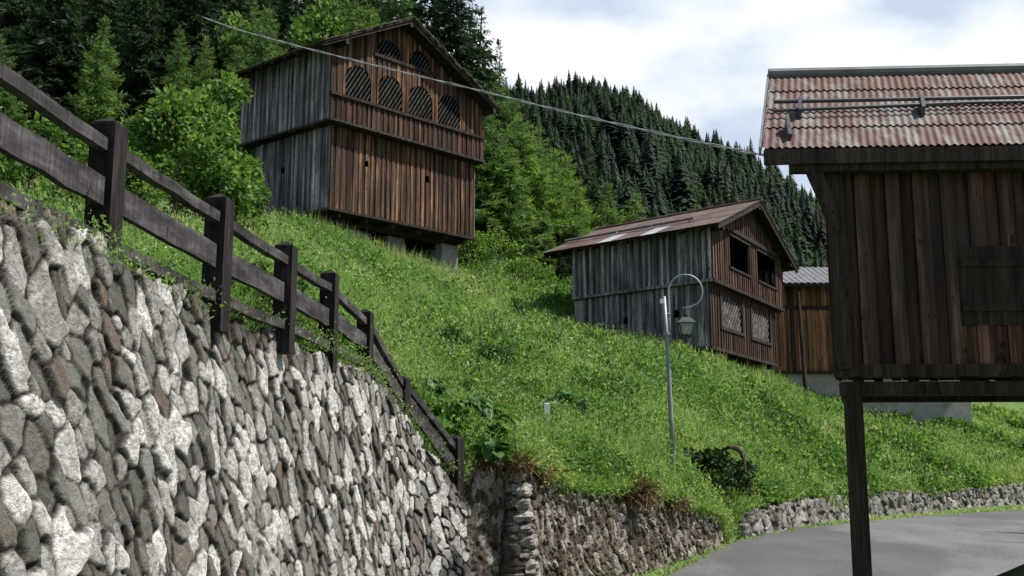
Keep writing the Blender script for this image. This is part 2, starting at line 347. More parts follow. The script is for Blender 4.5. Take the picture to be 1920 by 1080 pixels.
ctrl = [tuple(p) for p in bound] + [tuple(at(*q)) for q in (
    (1262, 880, 24), (1260, 800, 27.5), (1255, 720, 33), (1235, 672, 40), (1333, 692, 38.2), (1400, 712, 41.5), (1455, 728, 45),
    (1050, 862, 20.5), (1050, 780, 25), (1050, 700, 31), (1060, 630, 39), (1085, 615, 44.5), (1100, 628, 43.5), (1160, 650, 42),
    (870, 800, 21), (870, 700, 28), (870, 600, 36), (850, 526, 45.5), (840, 522, 45), (780, 502, 44), (700, 480, 42), (640, 454, 41), (600, 438, 41), (760, 500, 46), (680, 470, 45),
    (720, 640, 20), (700, 560, 30), (690, 490, 39), (560, 570, 14), (560, 500, 24), (560, 440, 37), (520, 428, 43), (455, 420, 46),
    (450, 592, 9.8), (450, 530, 16), (470, 450, 31), (200, 560, 8.5), (200, 490, 16), (180, 430, 30), (120, 380, 45), (-200, 480, 18), (-250, 400, 40),
    (1380, 920, 27), (1400, 880, 29.5), (1400, 800, 34), (1400, 730, 40), (1510, 900, 34), (1510, 810, 40), (1510, 758, 46), (1700, 850, 43), (1700, 785, 51), (1930, 850, 47), (1930, 790, 58), (2300, 830, 62),
    (1000, 542, 47), (905, 478, 49), (950, 508, 48))] + [
    (gx(1000, 60), 60, 8.0), (gx(1000, 85), 85, 9.0), (gx(905, 60), 60, 10.6), (gx(905, 85), 85, 13), (gx(1200, 60), 60, 7.0), (gx(1200, 85), 85, 8), (gx(1400, 70), 70, 6.5),
    (gx(700, 60), 60, 14), (gx(500, 60), 60, 16), (gx(300, 60), 60, 17), (gx(0, 60), 60, 18), (gx(700, 95), 95, 25), (gx(400, 95), 95, 29), (gx(0, 95), 95, 31), (gx(-400, 80), 80, 27),
    (gx(1700, 80), 80, 6), (gx(2200, 90), 90, 5), (gx(1000, 115), 115, 10), (gx(1500, 115), 115, 7)]
C = np.array(ctrl, float)
def _phi(r2): return np.where(r2 > 1e-9, .5 * r2 * np.log(np.maximum(r2, 1e-9)), 0)
_n = len(C); _A = np.zeros((_n + 3, _n + 3)); _d = ((C[:, None, :2] - C[None, :, :2]) ** 2).sum(2)
_A[:_n, :_n] = _phi(_d) + np.eye(_n) * .25; _A[:_n, _n] = 1; _A[:_n, _n + 1:] = C[:, :2]; _A[_n, :_n] = 1; _A[_n + 1:, :_n] = C[:, :2].T
_w = np.linalg.solve(_A, np.concatenate([C[:, 2], np.zeros(3)]))
def tz(x, y):
    x = np.atleast_1d(np.asarray(x, float)); y = np.atleast_1d(np.asarray(y, float)); out = np.empty(x.shape)
    for i in range(0, len(x), 40000):
        xx, yy = x[i:i + 40000], y[i:i + 40000]
        d = (xx[:, None] - C[None, :, 0]) ** 2 + (yy[:, None] - C[None, :, 1]) ** 2
        out[i:i + 40000] = _phi(d) @ _w[:_n] + _w[_n] + _w[_n + 1] * xx + _w[_n + 2] * yy
    return out + vnoise(x * .55, y * .55, 1) * .22 + vnoise(x * 1.7, y * 1.7, 2) * .16 + vnoise(x * 3.6, y * 3.6, 8) * .07
def tz1(x, y): return float(tz([x], [y])[0])
def on_ground(px, py, y0=17.0, y1=60.0):
    """distance at which the sight line through a photo pixel first meets the meadow"""
    D = np.arange(y0, y1, .1); u = [at(px, py, d) for d in D]; g = tz([p.x for p in u], D)
    below = np.nonzero(np.array([p.z for p in u]) < g)[0]
    return float(D[below[0]]) if len(below) else None
def resample(pts, step):
    P = np.array(pts, float); s = np.concatenate([[0], np.cumsum(np.linalg.norm(np.diff(P[:, :2], axis=0), axis=1))])
    u = np.linspace(0, s[-1], max(2, int(s[-1] / step)) + 1)
    return np.stack([np.interp(u, s, P[:, k]) for k in range(3)], 1), u
BND, _s = resample(bound, .2)
_nx = len(BND); FARX = np.linspace(-75, 95, _nx)
def param_xy(i, t):
    """i: fractional index along the wall-top line, t: 0 at the wall .. 1 at y=118"""
    i0 = np.clip(np.floor(i).astype(int), 0, _nx - 2); f = i - i0
    bx = BND[i0, 0] * (1 - f) + BND[i0 + 1, 0] * f; by = BND[i0, 1] * (1 - f) + BND[i0 + 1, 1] * f
    fx = FARX[i0] * (1 - f) + FARX[i0 + 1] * f
    return bx + (fx - bx) * t, by + .12 + (118 - by) * t
NJ = 190
ii, jj = np.meshgrid(np.arange(_nx), np.arange(NJ), indexing='ij')
TX, TY = param_xy(ii.ravel() * (_nx - 1.0001) / (_nx - 1), (jj.ravel() / (NJ - 1)) ** 1.7)
TZ = tz(TX, TY)
_edge = np.clip((jj.ravel() / (NJ - 1)) ** 1.7 * 100 / .8, 0, 1)
TZ = TZ * _edge + (np.repeat(BND[:, 2], NJ) - .04) * (1 - _edge)
_q = (np.arange(_nx - 1)[:, None] * NJ + np.arange(NJ - 1)[None, :]).ravel()
tag(np_mesh('meadow_ground', np.stack([TX, TY, TZ], 1), np.stack([_q, _q + NJ, _q + NJ + 1, _q + 1], 1), 'soil', smooth=True), kind='structure')

# valley floor under the road and the near side of everything
gy = np.concatenate([np.linspace(-30, 60, 91), [75, 100]]); gxs = np.linspace(-60, 120, 61)
X, Y = np.meshgrid(gxs, gy, indexing='ij'); Z = road_z(Y) - .03 + vnoise(X * .4, Y * .4, 3) * .04
_q = (np.arange(60)[:, None] * len(gy) + np.arange(len(gy) - 1)[None, :]).ravel()
tag(np_mesh('valley_ground', np.stack([X.ravel(), Y.ravel(), Z.ravel()], 1), np.stack([_q, _q + len(gy), _q + len(gy) + 1, _q + 1], 1), 'soil', smooth=True), kind='structure')
road_left = [(-1.6, -20), (-1.5, 0), (-1.1, 8), (-.2, 14), (.9, 17.2), (2.66, 20.1), (4.5, 23.6), (6.1, 26.7), (8.2, 29.7), (12.5, 34), (19, 39), (30, 45), (60, 58)]
RL, _ = resample([(x, y, 0) for x, y in road_left], .4)
mb = []; Qr = []
tan = np.gradient(RL[:, :2], axis=0); tan /= np.linalg.norm(tan, axis=1)[:, None]
nrm = np.stack([tan[:, 1], -tan[:, 0]], 1); NW = 13
for k in range(NW):
    RWID = np.interp(RL[:, 1], [15.5, 24], [3.6, 6.2]); off = RWID * k / (NW - 1) + (vnoise(RL[:, 1] * 1.6, RL[:, 0] * 1.6, 5) * .16 if k == 0 else 0)
    p = RL[:, :2] + nrm * np.reshape(off, (-1, 1)) if np.ndim(off) else RL[:, :2] + nrm * off
    mb.append(np.stack([p[:, 0], p[:, 1], road_z(RL[:, 1]) + .035 + .03 * math.sin(math.pi * k / (NW - 1))], 1))
RV = np.stack(mb, 1).reshape(-1, 3)
_q = (np.arange(len(RL) - 1)[:, None] * NW + np.arange(NW - 1)[None, :]).ravel()
tag(np_mesh('road', RV, np.stack([_q, _q + 1, _q + NW + 1, _q + NW], 1), 'asphalt', smooth=True), kind='structure')

# far mountainside: a fan of slopes whose crest stands about 560 m away
RIDGE = [(-900, -100), (300, -60), (700, 60), (880, 196), (970, 178), (1050, 166), (1130, 152), (1200, 180), (1290, 243), (1340, 284), (1400, 310), (1440, 322), (1500, 372), (1600, 440), (1750, 520), (1920, 590), (2300, 690), (3000, 760)]
MP = np.linspace(-900, 3000, 200); MR = np.interp(MP, [p for p, _ in RIDGE], [q for _, q in RIDGE]); MD = np.concatenate([np.linspace(105, 560, 90), np.linspace(575, 900, 20)])
def hill_z(px, d):
    zr = (HOR - np.interp(px, MP, MR)) / F * 560; t = np.clip((d - 105) / 455, 0, 1)
    z = 4 + (zr - 4) * (.25 * t + .75 * t ** 1.15)
    z = np.where(d > 560, zr - (d - 560) * .25, z)
    x = (px - 960) / F * d
    return z + (vnoise(x * .02, d * .02, 6) * 14 + vnoise(x * .06, d * .06, 7) * 5) * np.sin(np.pi * t) * np.where(d > 560, 0, 1)
PX, DD = np.meshgrid(MP, MD, indexing='ij'); nd = len(MD)
_q = (np.arange(199)[:, None] * nd + np.arange(nd - 1)[None, :]).ravel()
tag(np_mesh('mountain', np.stack([((PX - 960) / F * DD).ravel(), DD.ravel(), hill_z(PX.ravel(), DD.ravel())], 1), np.stack([_q, _q + nd, _q + nd + 1, _q + 1], 1), 'forest_floor', smooth=True), kind='structure')

# ------------------------------------------------------------------ dry stone walls: every stone is relief in the mesh
def stone_wall(name, path, zbot, mat, cell, aspect, tilt, depth, ds, dz, label, batter=.1, cap=.5, parent=None, seed=3, gapw=.1, edge=.17, top_dirt=.9, chop=None, cat='wall', thick_sign=1):
    """path: list of (x, y, ztop); the face looks to the right of the walking direction"""
    P, s = resample(path, ds); n = len(P)
    tg = np.gradient(P[:, :2], axis=0); tg /= np.maximum(np.linalg.norm(tg, axis=1), 1e-6)[:, None]
    for _ in range(6): tg[1:-1] = (tg[:-2] + tg[1:-1] * 2 + tg[2:]) / 4
    tg /= np.linalg.norm(tg, axis=1)[:, None]; nr = np.stack([tg[:, 1], -tg[:, 0]], 1) * thick_sign
    zt = P[:, 2] + vnoise(s * 2.2, s * 0, 8) * .1 + vnoise(s * 6, s * 0, 9) * .05
    zb = np.array([zbot(y) if callable(zbot) else zbot for y in P[:, 1]]); Hmax = float((zt - zb).max())
    nv = int(Hmax / dz) + 1; ncap = max(3, int(cap / dz / 1.5))
    vv = np.linspace(0, 1, nv)
    S = np.repeat(s[:, None], nv + ncap, 1); Zf = np.empty((n, nv + ncap)); Off = np.zeros((n, nv + ncap)); Q = np.empty((n, nv + ncap))
    Zf[:, :nv] = zb[:, None] + (zt - zb)[:, None] * vv[None, :]
    Off[:, :nv] = (zt[:, None] - Zf[:, :nv]) * batter
    ck = np.arange(1, ncap + 1) / ncap * cap
    Zf[:, nv:] = zt[:, None] - .02 - .3 * ck[None, :]; Off[:, nv:] = -ck[None, :]
    Q[:, :nv] = Zf[:, :nv]; Q[:, nv:] = zt[:, None] + ck[None, :]
    ca, sa = math.cos(tilt), math.sin(tilt)            # long axis of the stones, measured from vertical
    wob = vnoise(S * 1.5, Q * 1.5, 10) * .16 + vnoise(S * 4, Q * 4, 5) * .07
    a = (S * ca + Q * sa) / cell + wob / cell; b = (-S * sa + Q * ca) / (cell * aspect) + wob * .5 / cell
    rg = np.random.default_rng(seed); J = rg.random((128, 128, 6))
    ai = np.floor(a).astype(int); bi = np.floor(b).astype(int)
    f1 = np.full(a.shape, 9.); f2 = np.full(a.shape, 9.); i1 = np.zeros(a.shape, int); j1 = np.zeros(a.shape, int)
    for di in range(-2, 3):
        for dj in range(-2, 3):
            ci, cj = ai + di, bi + dj; g = J[ci % 128, cj % 128]
            sx = ci + .1 + .8 * g[..., 0] + .5 * (cj % 2); sy = cj + .1 + .8 * g[..., 1]
            ua_, ub_ = np.abs(a - sx + .25 * (g[..., 3] - .5) * (b - sy)), np.abs(b - sy + .25 * (g[..., 4] - .5) * (a - sx)); d = (.55 * np.sqrt(ua_ ** 2 + ub_ ** 2) + .45 * np.maximum(ua_, ub_) * 1.15) * (.62 + .76 * g[..., 5])
            nw = d < f1
            f2 = np.where(nw, f1, np.minimum(f2, d)); i1 = np.where(nw, ci, i1); j1 = np.where(nw, cj, j1); f1 = np.where(nw, d, f1)
    e = f2 - f1 + vnoise(S * 22, Q * 22, 11) * .12 + vnoise(S * 9, Q * 9, 14) * .12; g = J[i1 % 128, j1 % 128]
    gap_top = np.clip(1 - (zt[:, None] - Q) / .22, 0, 1) * np.clip(.35 + vnoise(S * 5, Q * 5, 15) * 1.6, 0, 1)
    body = np.clip(e / edge, 0, 1) ** .55; gap = 1 - np.clip((e - gapw * .3) / (gapw * .9), 0, 1)
    fac = ((a - i1 - .5) * (g[..., 2] - .5) + (b - j1 - .5) * (g[..., 3] - .5)) * 1.0
    h = depth * (body * (.72 + .95 * (g[..., 4] - .35)) + fac * 1.25 * body) + depth * .22 * (vnoise(S * 14, Q * 14, 12) + .6 * vnoise(S * 33, Q * 33, 13)) * body
    for _ in range(1):                                                  # take the stair-steps off steep stone edges
        h[1:-1, 1:-1] = (h[1:-1, 1:-1] * 2 + h[:-2, 1:-1] + h[2:, 1:-1] + h[1:-1, :-2] + h[1:-1, 2:]) / 6
    X = P[:, 0][:, None] + nr[:, 0][:, None] * (Off + h * (Q <= zt[:, None] + 1e-6)); Yv = P[:, 1][:, None] + nr[:, 1][:, None] * (Off + h * (Q <= zt[:, None] + 1e-6))
    Zv = Zf + np.where(Q > zt[:, None], h * .8, 0)
    m = nv + ncap; q = (np.arange(n - 1)[:, None] * m + np.arange(m - 1)[None, :]).ravel()
    V = np.stack([X.ravel(), Yv.ravel(), Zv.ravel()], 1)
    rr = g[..., 2] * .999
    o = np_mesh(name, V, np.stack([q, q + m, q + m + 1, q + 1], 1), mat, parent, {'stone': rr.ravel(), 'gap': np.maximum(gap, gap_top * top_dirt).ravel()}, smooth=True)
    if label: tag(o, label, cat)
    return o
ex, ey, ez = big_top[-1]
big_path = big_top + [(ex - .08, ey + .22, ez - .02), (ex - .55, ey + .45, ez + .1), (ex - 1.4, ey + .7, ez + .3)]
stone_wall('retaining_wall', big_path, lambda y: float(road_z(y)) - .2, 'wall_stone', .15, 1.75, R(42), .044, .015, .0135,
           'tall pale grey retaining wall of big slanted stones below the dark timber fence', batter=.09, cap=.45, gapw=.15, edge=.12)
stone_wall('recess_wall', [(recess_top[0][0] - .7, recess_top[0][1] - .1, recess_top[0][2])] + recess_top + [(brown_top[0][0] + .05, brown_top[0][1] + .3, recess_top[1][2])], lambda y: float(road_z(y)) - .2, 'brown_stone', .085, 1.9, R(20), .05, .03, .022,
           'short mossy stone wall set back between the fence end and the column of round stones', batter=.05, cap=.3, seed=5)
bx0, by0, bz0 = brown_top[0]; bx1, by1, bz1 = brown_top[-1]
brown_path = [(bx0 - .0, by0 + .6, bz0), (bx0, by0 + .05, bz0)] + brown_top[1:] + [(bx1 + .12, by1 + .35, bz1 - .12), (bx1 - .05, by1 + .9, bz1 - .2), (bx1 - .5, by1 + 1.5, bz1)]
brown = stone_wall('old_stone_wall', brown_path, lambda y: float(road_z(y)) - .15, 'brown_stone', .075, 2.6, R(24), .06, .02, .016,
           'long low brown mossy stone wall along the road under the overhanging meadow grass', batter=.1, cap=.45, seed=9, gapw=.12)
lx, ly, lz = low_top[0]
low_path = [(lx - .5, ly + .35, lz - .06), (lx - .05, ly + .02, lz - .03)] + low_top
stone_wall('low_stone_wall', low_path, lambda y: float(road_z(y)) - .1, 'grey_stone', .22, 1.25, R(8), .1, .03, .025,
           'low grey dry stone wall beside the road bend at right', batter=.08, cap=.35, seed=12, gapw=.1)
# column of rounded cornerstones: part of the old wall
mbq = MB()
zq = float(road_z(17.6)) - .1; k = 0; rr_ = random.Random(4)
while zq < bz0 - .06:
    hh = rr_.uniform(.15, .28); w = rr_.uniform(.13, .185) + (bz0 - zq) * .012
    cx = bx0 + .06 + (bz0 - zq) * .09 + rr_.uniform(-.03, .03); cy = by0 + .15
    prof = []
    i0 = len(mbq.v); nu, nvv = 14, 8
    for a in range(nvv + 1):
        th = math.pi * a / nvv - math.pi / 2
        for b_ in range(nu):
            ph = 2 * math.pi * b_ / nu
            sq = lambda c, p: math.copysign(abs(c) ** p, c)
            nzv = 1 + .42 * (rr_.random() - .5)
            mbq.v.append((cx + w * sq(math.cos(th), .75) * sq(math.cos(ph), .75) * nzv, cy + .24 * sq(math.cos(th), .55) * sq(math.sin(ph), .6) * nzv, zq + hh / 2 + hh * .49 * sq(math.sin(th), .8) * nzv))
    for a in range(nvv):
        for b_ in range(nu):
            mbq.f.append((i0 + a * nu + b_, i0 + a * nu + (b_ + 1) % nu, i0 + (a + 1) * nu + (b_ + 1) % nu, i0 + (a + 1) * nu + b_)); mbq.t.append(1)
    zq += hh; k += 1
ORG[brown.name] = Vector((0, 0, 0))
qo = mbq.build('corner_stones', 'brown_stone', brown, smooth=False, label='column of larger rounded pale cornerstones')
for an, val in (('stone', None), ('gap', 0.0)):
    a = qo.data.attributes.new(an, 'FLOAT', 'POINT')
    vals = np.repeat(np.array([rr_.uniform(.66, .95) for _ in range(k)]), len(mbq.v) // k) if val is None else np.zeros(len(mbq.v))
    a.data.foreach_set('value', vals.astype(np.float32))

# ------------------------------------------------------------------ timber fence on the big wall
posts = [(None, 5.2), (None, 6.9), ((403, 588, 8.6)), ((531, 634, 10.25)), ((614, 672, 12.0)), ((683, 698, 13.7)), ((754, 788, 15.35)), ((855, 935, 16.55))]
pp = []
for q in posts:
    if q[0] is None:
        y = q[1]; pp.append(Vector((np.interp(y, [p[1] for p in big_top], [p[0] for p in big_top]) - .12, y, np.interp(y, [p[1] for p in big_top], [p[2] for p in big_top]) - .05)))
    else: p = at(*q); pp.append(Vector((p.x, p.y, p.z - .05)))
tops = [1.0, 1.0] + [(at(x, ty, d).z) for x, ty, d in ((403, 366, 8.6), (531, 455, 10.25), (621, 508, 12.0), (690, 581, 13.7), (760, 706, 15.35), (855, 818, 16.55))]
for i in (0, 1): tops[i] = pp[i].z + 1.02
fence = thing('timber_fence', 'dark timber post and rail fence stepping down the top of the pale stone wall', 'fence', pp[0])
for i, p in enumerate(pp):
    d = ((pp[min(i + 1, len(pp) - 1)] - pp[max(i - 1, 0)]) * Vector((1, 1, 0))).normalized(); sd_ = Vector((d.y, -d.x, 0))
    m = MB(); w = .178; zt_ = tops[i] - .05
    zb_ = p.z - .1
    c = Vector((p.x, p.y, 0)); q = []
    for z, k in ((zb_, 1.0), (zt_ - .012, 1.0)): q += [c + Vector((0, 0, z)) + sd_ * a * w / 2 * k + d * b * w / 2 * k for a, b in ((-1, -1), (1, -1), (1, 1), (-1, 1))]
    m.hexa(q)
    q = []
    for z, k in ((zt_ - .010, 1.0), (zt_ + .012, .98)): q += [c + Vector((0, 0, z)) + sd_ * a * w / 2 * k + d * b * w / 2 * k for a, b in ((-1, -1), (1, -1), (1, 1), (-1, 1))]
    m.hexa(q)
    q = []
    for z, k in ((zt_ + .012, .98), (zt_ + .062, .12)): q += [c + Vector((0, 0, z)) + sd_ * a * w / 2 * k + d * b * w / 2 * k for a, b in ((-1, -1), (1, -1), (1, 1), (-1, 1))]
    m.hexa(q)
    m.build('post', 'post_wood', fence)
for i in range(len(pp) - 1):
    a, b = pp[i], pp[i + 1]; d = ((b - a) * Vector((1, 1, 0))).normalized(); sd_ = Vector((d.y, -d.x, 0))
    for fz, h, th in ((.79, .085, .075), (.46, .19, .05), (.13, .09, .07)):
        if i == len(pp) - 2 and fz < .2: continue
        za = a.z + .05 + (tops[i] - a.z - .05) * fz; zb_ = b.z + .05 + (tops[i + 1] - b.z - .05) * fz
        A = Vector((a.x, a.y, za)) + d * .06 + sd_ * random.uniform(.0, .02); B = Vector((b.x, b.y, zb_)) - d * .03 + sd_ * random.uniform(.0, .02)
        m = MB(); N = 6; prev = None
        up = (B - A).normalized().cross(sd_) * -1
        if up.z < 0: up = -up
        pts = [A.lerp(B, k / N) + up * (.02 * math.sin(math.pi * k / N) * random.uniform(-.8, .4)) for k in range(N + 1)]
        for k in range(N): m.bar(pts[k], pts[k + 1], sd_, up, th, h, random.uniform(.92, 1.08))
        m.build('rail', 'fence_wood', fence)

# ------------------------------------------------------------------ barns
def V3(o, e, a, z, n=None, k=0):
    return Vector((o.x + e.x * a + (n.x * k if n else 0), o.y + e.y * a + (n.y * k if n else 0), z))
def board_wall(m, O, e, n, a0, a1, zb, zt, holes=(), bw=(.1, .17), thick=.05, gap=.01, jitter=.04, strip=.03, tint=(.4, 1.5), seed=1, toptint=None):
    """vertical boards from a0 to a1 along e; zb/zt: functions of a; holes: functions a -> (lo, hi) or None"""
    rg = random.Random(seed); a = a0; idx = 0
    while a < a1 - 1e-4:
        w = min(rg.uniform(*bw), a1 - a)
        if a1 - a - w < .05: w = a1 - a
        idx += 1; proud = idx % 2; off = proud * .034 + rg.uniform(0, jitter) * .4; tv = rg.uniform(*tint) * (1.2 if proud else .72); tc_ = (tv * rg.uniform(.94, 1.08), tv, tv * rg.uniform(.92, 1.06))
        hot = any(h(a) or h(a + w) or h(a + w / 2) for h in holes) if holes else False
        ns = max(1, int(math.ceil(w / strip))) if hot else 1
        jb = rg.uniform(-.025, .015)
        for k in range(ns):
            x0, x1 = a + w * k / ns, a + w * (k + 1) / ns
            if k == ns - 1: x1 -= gap
            segs = [(zb(x0) + jb, zb(x1) + jb, zt(x0), zt(x1))]
            for h in holes:
                hm = h((x0 + x1) / 2)
                if hm is None: continue
                h0 = h(x0) or hm; h1 = h(x1) or hm; new = []
                for s in segs:
                    if hm[0] > s[0] + .01 and hm[1] < s[2] - .01: new += [(s[0], s[1], h0[0], h1[0]), (h0[1], h1[1], s[2], s[3])]
                    elif hm[0] > s[0] + .01 and hm[0] < s[2]: new.append((s[0], s[1], h0[0], h1[0]))
                    elif hm[1] < s[2] and hm[1] > s[0]: new.append((h0[1], h1[1], s[2], s[3]))
                    else: new.append(s)
                segs = new
            for b0, b1, t0, t1 in segs:
                if t0 - b0 < .005 and t1 - b1 < .005: continue
                q = [V3(O, e, x0, b0, n, off - thick), V3(O, e, x1, b1, n, off - thick), V3(O, e, x1, b1, n, off), V3(O, e, x0, b0, n, off),
                     V3(O, e, x0, t0, n, off - thick), V3(O, e, x1, t1, n, off - thick), V3(O, e, x1, t1, n, off), V3(O, e, x0, t0, n, off)]
                m.hexa(q, tc_)
        a += w
def arch(c, r, z0, zs, k=1.0):
    def f(a):
        u = abs(a - c)
        return (z0, zs + k * math.sqrt(max(r * r - u * u, 0))) if u < r else None
    return f
def lattice(m, O, e, n, h, a0, a1, ang, pitch, w, depth, th=.05, tint=(.6, 1.2), seed=2):
    """slanted slats clipped to the opening h; real bars standing inside it"""
    rg = random.Random(seed); ca, sa = math.cos(ang), math.sin(ang)
    zs = [h(a0 + (a1 - a0) * k / 40) for k in range(41)]; zs = [z for z in zs if z]
    z0, z1 = min(z[0] for z in zs), max(z[1] for z in zs)
    L = (a1 - a0) + (z1 - z0); c0 = -L
    nrm2 = (-sa, ca)
    while c0 < L:
        ok = []
        for k in range(161):
            s = -L + 2 * L * k / 160
            a = (a0 + a1) / 2 + ca * s + nrm2[0] * c0; z = (z0 + z1) / 2 + sa * s + nrm2[1] * c0
            hz = h(a) if a0 < a < a1 else None
            if hz and hz[0] - .0 < z < hz[1] + .0: ok.append((a, z))
        if len(ok) > 2:
            A, B = ok[0], ok[-1]
            up = Vector((e.x * nrm2[0], e.y * nrm2[0], nrm2[1]))
            m.bar(V3(O, e, A[0] - ca * .03, A[1] - sa * .03, n, depth), V3(O, e, B[0] + ca * .03, B[1] + sa * .03, n, depth), (n.x, n.y, 0), up, th, w, rg.uniform(*tint))
        c0 += pitch
def slab(m, pts, th, tint=1.0):
    """polygon slab of vertical thickness th below pts (4 points)"""
    m.hexa([Vector(p) - Vector((0, 0, th)) for p in pts] + [Vector(p) for p in pts], tint)

# --- the big barn
O3 = at(617, 390, 40.); O = Vector((O3.x, O3.y)); E1 = vdir(2950); E2 = vdir(-1572)
def outward(e, other):
    n = Vector((e.y, -e.x))
    return n if n.dot(other) < 0 else -n
N1 = outward(E1, E2); N2 = outward(E2, E1)
ZB, ZF = O3.z, 13.3
def P2(a, b): return Vector((O.x + E1.x * a + E2.x * b, O.y + E1.y * a + E2.y * b))
def Pz(a, b, z): p = P2(a, b); return Vector((p.x, p.y, z))
barn = thing('hay_barn', 'tall old two storey timber hay barn with arched slatted openings above the steep meadow', 'barn', (O.x, O.y, ZB))
W1, L1 = 7.72, 4.75
ov = .4                                                            # jetty of the upper storey
AC, AZ, SLOPE = 3.02, 18.36, .525                                      # roof: ridge position, ridge height, pitch (the left slope is the shorter one)
HL, HR = 4.35, 5.1
roofz = lambda a: AZ - abs(a - AC) * SLOPE
# lower storey
m = MB(); mid = lambda z: (lambda a: z)
heart = lambda c, z, r: arch(c, r, z - r * 1.3, z + r * .2)
board_wall(m, O, E1, N1, 0, W1, mid(ZB), mid(ZF - .02), [heart(1.75, 12.05, .1), heart(4.95, 12.05, .12)], seed=3, strip=.02, tint=(.3, 1.6))
m.build('front_boarding', 'old_brown_wood', barn)
m = MB(); board_wall(m, O, E2, N2, .03, L1, mid(ZB - .02), mid(ZF - .02), [heart(2.85, 11.95, .11)], seed=4, strip=.02, tint=(.45, 1.4)); m.build('side_boarding', 'grey_wood', barn)
m = MB()
board_wall(m, P2(W1, 0), E2, -N2, 0.03, L1, mid(ZB), mid(ZF - .02), seed=5); board_wall(m, P2(0, L1), E1, -N1, 0.03, W1 - .03, mid(ZB), mid(ZF - .02), seed=6)
m.build('rear_boarding', 'grey_wood', barn)
# upper storey, jettied
ua = .3; U = P2(-ua - .13, -ov); uw = W1 + ua + .2; ul = L1 + ov + .45
SILL = 14.43
arches = [arch(c + ua, r, SILL, 15.18) for c, r in ((1.03, .64), (2.65, .65), (4.25, .65), (5.88, .66))]
for_gable = [arch(2.56 + ua, .62, 16.6, 16.74, 1.0), arch(4.2 + ua, .62, 16.6, 16.74, 1.0)]
m = MB(); zt_u = lambda a: roofz(a - ua) - .12
board_wall(m, U, E1, N1, 0, uw, mid(ZF), mid(SILL - .06), seed=8, tint=(.35, 1.2)); m.build('parapet_boarding', 'red_brown_wood', barn)
m = MB(); board_wall(m, U, E1, N1, 0, uw, mid(SILL - .05), zt_u, arches + for_gable, seed=9, strip=.028, tint=(.55, 1.75)); m.build('gable_boarding', 'old_brown_wood', barn)
m = MB(); board_wall(m, U, E2, N2, .03, ul, mid(ZF - .03), mid(roofz(-ua) - .1), seed=10, tint=(.45, 1.4)); m.build('upper_side_boarding', 'grey_wood', barn)
m = MB(); U2 = Vector((U.x + E1.x * uw, U.y + E1.y * uw)); U3 = Vector((U.x + E2.x * ul, U.y + E2.y * ul))
board_wall(m, U2, E2, -N2, .03, ul, mid(ZF), mid(roofz(uw - ua) - .1), seed=11); board_wall(m, U3, E1, -N1, .03, uw - .03, mid(ZF), zt_u, seed=12); m.build('rear_boarding', 'grey_wood', barn)
# floors, ledges, sills
m = MB(); slab(m, [Pz(.02, .02, ZB + .12), Pz(W1 - .02, .02, ZB + .12), Pz(W1 - .02, L1 - .02, ZB + .12), Pz(.02, L1 - .02, ZB + .12)], .16)
slab(m, [Pz(-ua + .03, -ov + .03, ZF + .06), Pz(uw - ua - .03, -ov + .03, ZF + .06), Pz(uw - ua - .03, ul - ov - .03, ZF + .06), Pz(-ua + .03, ul - ov - .03, ZF + .06)], .1)
m.build('floor', 'dark_wood', barn)
m = MB()
def band(m, O_, e, n, a0, a1, z, h, d, k=None): m.bar(V3(O_, e, a0, z, n, d / 2 - .01), V3(O_, e, a1, z, n, d / 2 - .01), (n.x, n.y, 0), (0, 0, 1), d, h)
band(m, U, E1, N1, -.05, uw + .05, ZF + .03, .09, .1); band(m, U, E2, N2, -.02, ul, ZF + .0, .09, .1)
m.build('ledge', 'slat_wood', barn)
m = MB(); band(m, U, E1, N1, -.02, uw + .02, SILL - .05, .11, .13); m.build('sill', 'dark_wood', barn)
m = MB(); band(m, U, E1, N1, 1.75 + ua, 5.15 + ua, 16.53, .13, .12); m.build('sill', 'dark_wood', barn)
m = MB(); band(m, O, E1, N1, -.02, W1, ZB - .02, .1, .07); m.build('ledge', 'dark_wood', barn)
m = MB(); band(m, O, E2, N2, 0, L1, ZB - .03, .12, .06); m.build('ledge', 'slat_wood', barn)
for i, h in enumerate(arches + for_gable):
    c = ([1.03, 2.65, 4.25, 5.88, 2.62, 4.2][i]) + ua
    m = MB(); lattice(m, U, E1, N1, h, c - .66, c + .66, R(58), .155, .075, -.05 + .03, tint=(.5, 1.1), seed=i); m.build('lattice', 'slat_wood', barn)
# roof
m = MB(); rb0, rb1 = -1.1, L1 + .55
for sgn, HW in ((-1, HL), (1, HR)):
    ea = AC + sgn * HW; EZ = roofz(ea)
    pts = [Pz(AC, rb0, AZ), Pz(AC, rb1, AZ), Pz(ea, rb1, EZ), Pz(ea, rb0, EZ)]
    if sgn > 0: pts = [pts[0], pts[3], pts[2], pts[1]]
    slab(m, pts, .09)
rf = m.build('roof', 'dark_wood', barn)
m = MB()
for sgn, HW in ((-1, HL), (1, HR)):
    N = 26
    for k in range(N):                                              # layered shingles, slightly uneven, moss on the verge
        a0, a1 = AC + sgn * HW * k / N * 1.01, AC + sgn * HW * (k + 1) / N * 1.01
        zA, zB_ = roofz(a0) + .035 + random.uniform(0, .02), roofz(a1) + .03 + random.uniform(0, .02)
        j0 = random.uniform(-.05, .03)
        pts = [Pz(a0, rb0 - .03 + j0, zA), Pz(a0, rb1 + .03, zA), Pz(a1, rb1 + .03, zB_), Pz(a1, rb0 - .03 + j0, zB_)]
        if sgn > 0: pts = [pts[0], pts[3], pts[2], pts[1]]
        slab(m, pts, .025)
m.build('shingles', 'mossy_roof', rf)
m = MB()
